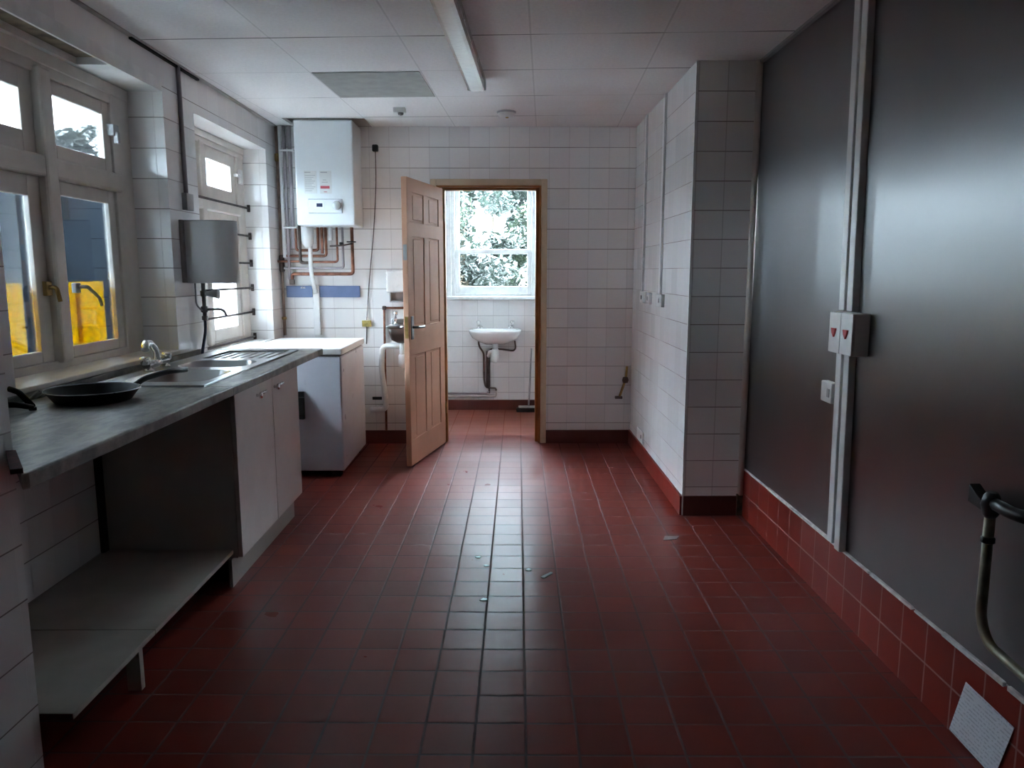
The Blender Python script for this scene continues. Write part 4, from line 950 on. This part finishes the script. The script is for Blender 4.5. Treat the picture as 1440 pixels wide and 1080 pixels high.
# ================================================================== OUTSIDE
struct('ground', MB().box(-40, 30, -30, 60, -0.5, -0.15), M['soil'])
nb = MB().box(-4.35, -4.15, 2.2, 9.6, -0.2, 2.22)
tag(obj('garden_wall', nb, M['slate']), 'blue grey garden wall outside the near left window', 'wall')
def tree(name, label, cat, x, y, r, h, n, mat, seed, low=0.15, group=None, ls=1.0):
    rnd = random.Random(seed); t = thing(name, label, cat, (x, y, -0.15), group=group)
    obj('trunk', MB().tube([(x, y, -0.16), (x+0.05, y, h*0.3), (x-0.04, y+.05, h*0.75)], 0.07, 10, 0.2, ), M['bark'], t)
    b = MB()
    clumps = [(Vector((rnd.gauss(0, .42), rnd.gauss(0, .42), rnd.uniform(low, 1.0))), rnd.uniform(.16, .34)) for _ in range(46)]
    for i in range(n):
        c, cr_ = clumps[rnd.randrange(len(clumps))]
        d = Vector((rnd.gauss(0, 1), rnd.gauss(0, 1), rnd.gauss(0, 1))).normalized()*cr_*rnd.uniform(.55, 1.05)
        p = Vector((x + (c.x+d.x)*r, y + (c.y+d.y)*r, -0.15 + c.z*h + d.z*r*0.8))
        if p.z < -0.1: continue
        s = rnd.uniform(.03, .065)*ls; e = Euler((rnd.uniform(-.9, .9), rnd.uniform(-.9, .9), rnd.uniform(0, 6.28))).to_matrix()
        w_ = s*0.45
        q = [p + e @ Vector(k_) for k_ in ((-s, 0, 0), (0, -w_, 0.1*s), (s, 0, 0), (0, w_, 0.1*s))]
        b.quad(*q)
    obj('foliage', b, mat, t)
lm1 = leafmat('leaf_mid_green', (0.007, 0.011, 0.005)); lm2 = leafmat('leaf_grey_green', (0.011, 0.016, 0.012)); lm3 = leafmat('leaf_dark_green', (0.006, 0.009, 0.006))
tree('garden_tree', 'dark leafy bush close behind the washroom window, low on the left', 'bush', -0.50, 9.5, 0.80, 1.9, 9000, lm3, 1, .05, 'trees beyond the washroom')
tree('garden_tree', 'mid green leafy tree behind the washroom window, on the right', 'tree', 0.45, 12.0, 1.05, 2.6, 11000, lm1, 2, .05, 'trees beyond the washroom')
tree('garden_tree', 'tall pale tree rising behind the nearer washroom trees', 'tree', -0.4, 19.6, 2.6, 9.0, 27000, lm2, 3, .08, 'trees beyond the washroom', 2.9)
tree('garden_tree', 'low grey green tree between the near bush and the tall pale tree', 'tree', -0.75, 14.2, 0.95, 3.0, 12000, lm2, 12, .05, 'trees beyond the washroom', 1.4)
tree('garden_tree', 'far tall tree left of the pale one beyond the washroom', 'tree', -7.6, 19.0, 2.3, 9.5, 16000, lm1, 8, .08, 'trees beyond the washroom', 3.6)
tree('garden_tree', 'far tall tree right of the pale one beyond the washroom', 'tree', 7.0, 18.5, 2.3, 9.5, 16000, lm1, 9, .08, 'trees beyond the washroom', 3.6)
tree('garden_shrub', 'shrub rising over the garden wall outside the near window', 'shrub', -5.9, 10.9, 1.15, 3.35, 16000, lm3, 5, .2, None, 1.6)
k = NT('sky_blocker_sheet'); t = k.n('ShaderNodeBsdfTranslucent'); t.inputs[0].default_value = (0.12, 0.13, 0.13, 1)
d = k.n('ShaderNodeBsdfDiffuse'); d.inputs[0].default_value = (0.14, 0.145, 0.15, 1)
m = k.n('ShaderNodeMixShader'); m.inputs[0].default_value = 0.3; k.l(d.outputs[0], m.inputs[1]); k.l(t.outputs[0], m.inputs[2]); k.l(m.outputs[0], k.out.inputs[0])
rf = MB(); n_ = 60; y0, y1 = 0.2, 4.36
top = [rf.bm.verts.new((XO+0.0, y0+(y1-y0)*i/n_, 2.50+0.015*math.sin(i*PI/1.5))) for i in range(n_+1)]
bot = [rf.bm.verts.new((-3.25, y0+(y1-y0)*i/n_, 2.42+0.015*math.sin(i*PI/1.5))) for i in range(n_+1)]
for i in range(n_): rf.bm.faces.new((top[i], top[i+1], bot[i+1], bot[i]))
tag(obj('sky_blocker', rf, k.m), 'added corrugated roof sheet cutting the sky light over the near left window', 'roof')  # put in only to block high sky and dim the near window

# ================================================================== CAMERA, SKY
fw = Vector((math.sin(y_)*math.cos(p_), math.cos(y_)*math.cos(p_), -math.sin(p_))); rtv = Vector((math.cos(y_), -math.sin(y_), 0)); up = rtv.cross(fw)
cam = bpy.data.objects.new('camera', bpy.data.cameras.new('camera')); COL.objects.link(cam)
mt = Matrix((rtv, up, -fw)).transposed().to_4x4(); mt.translation = Vector((0, 0, h_)); cam.matrix_world = mt
cam.data.sensor_fit = 'HORIZONTAL'; cam.data.sensor_width = 36.0; cam.data.lens = 36.0*f_/1440.0
cam.data.clip_start = 0.02; cam.data.clip_end = 300
S.camera = cam
wd = bpy.data.worlds.new('overcast_sky'); S.world = wd; wd.use_nodes = True
nt_ = wd.node_tree; nt_.nodes.clear()
o = nt_.nodes.new('ShaderNodeOutputWorld'); bg = nt_.nodes.new('ShaderNodeBackground'); tc = nt_.nodes.new('ShaderNodeTexCoord')
sx = nt_.nodes.new('ShaderNodeSeparateXYZ'); cr2 = nt_.nodes.new('ShaderNodeValToRGB')
nt_.links.new(tc.outputs['Generated'], sx.inputs[0]); nt_.links.new(sx.outputs[2], cr2.inputs[0])
cr2.color_ramp.elements[0].position = 0.0; cr2.color_ramp.elements[0].color = (0.24, 0.287, 0.335, 1)
cr2.color_ramp.elements[1].position = 1.0; cr2.color_ramp.elements[1].color = (1.30, 1.56, 1.80, 1)
nt_.links.new(cr2.outputs[0], bg.inputs[0]); bg.inputs[1].default_value = 7.0
nt_.links.new(bg.outputs[0], o.inputs[0])
S.view_settings.view_transform = 'Standard'; S.view_settings.look = 'None'; S.view_settings.gamma = 1.0
S.view_settings.use_curve_mapping = False; S.view_settings.exposure = 4.12
S.cycles.max_bounces = 10; S.cycles.diffuse_bounces = 6; S.cycles.glossy_bounces = 5; S.cycles.transparent_max_bounces = 12
S.cycles.use_denoising = True
S.cycles.sample_clamp_indirect = 30.0
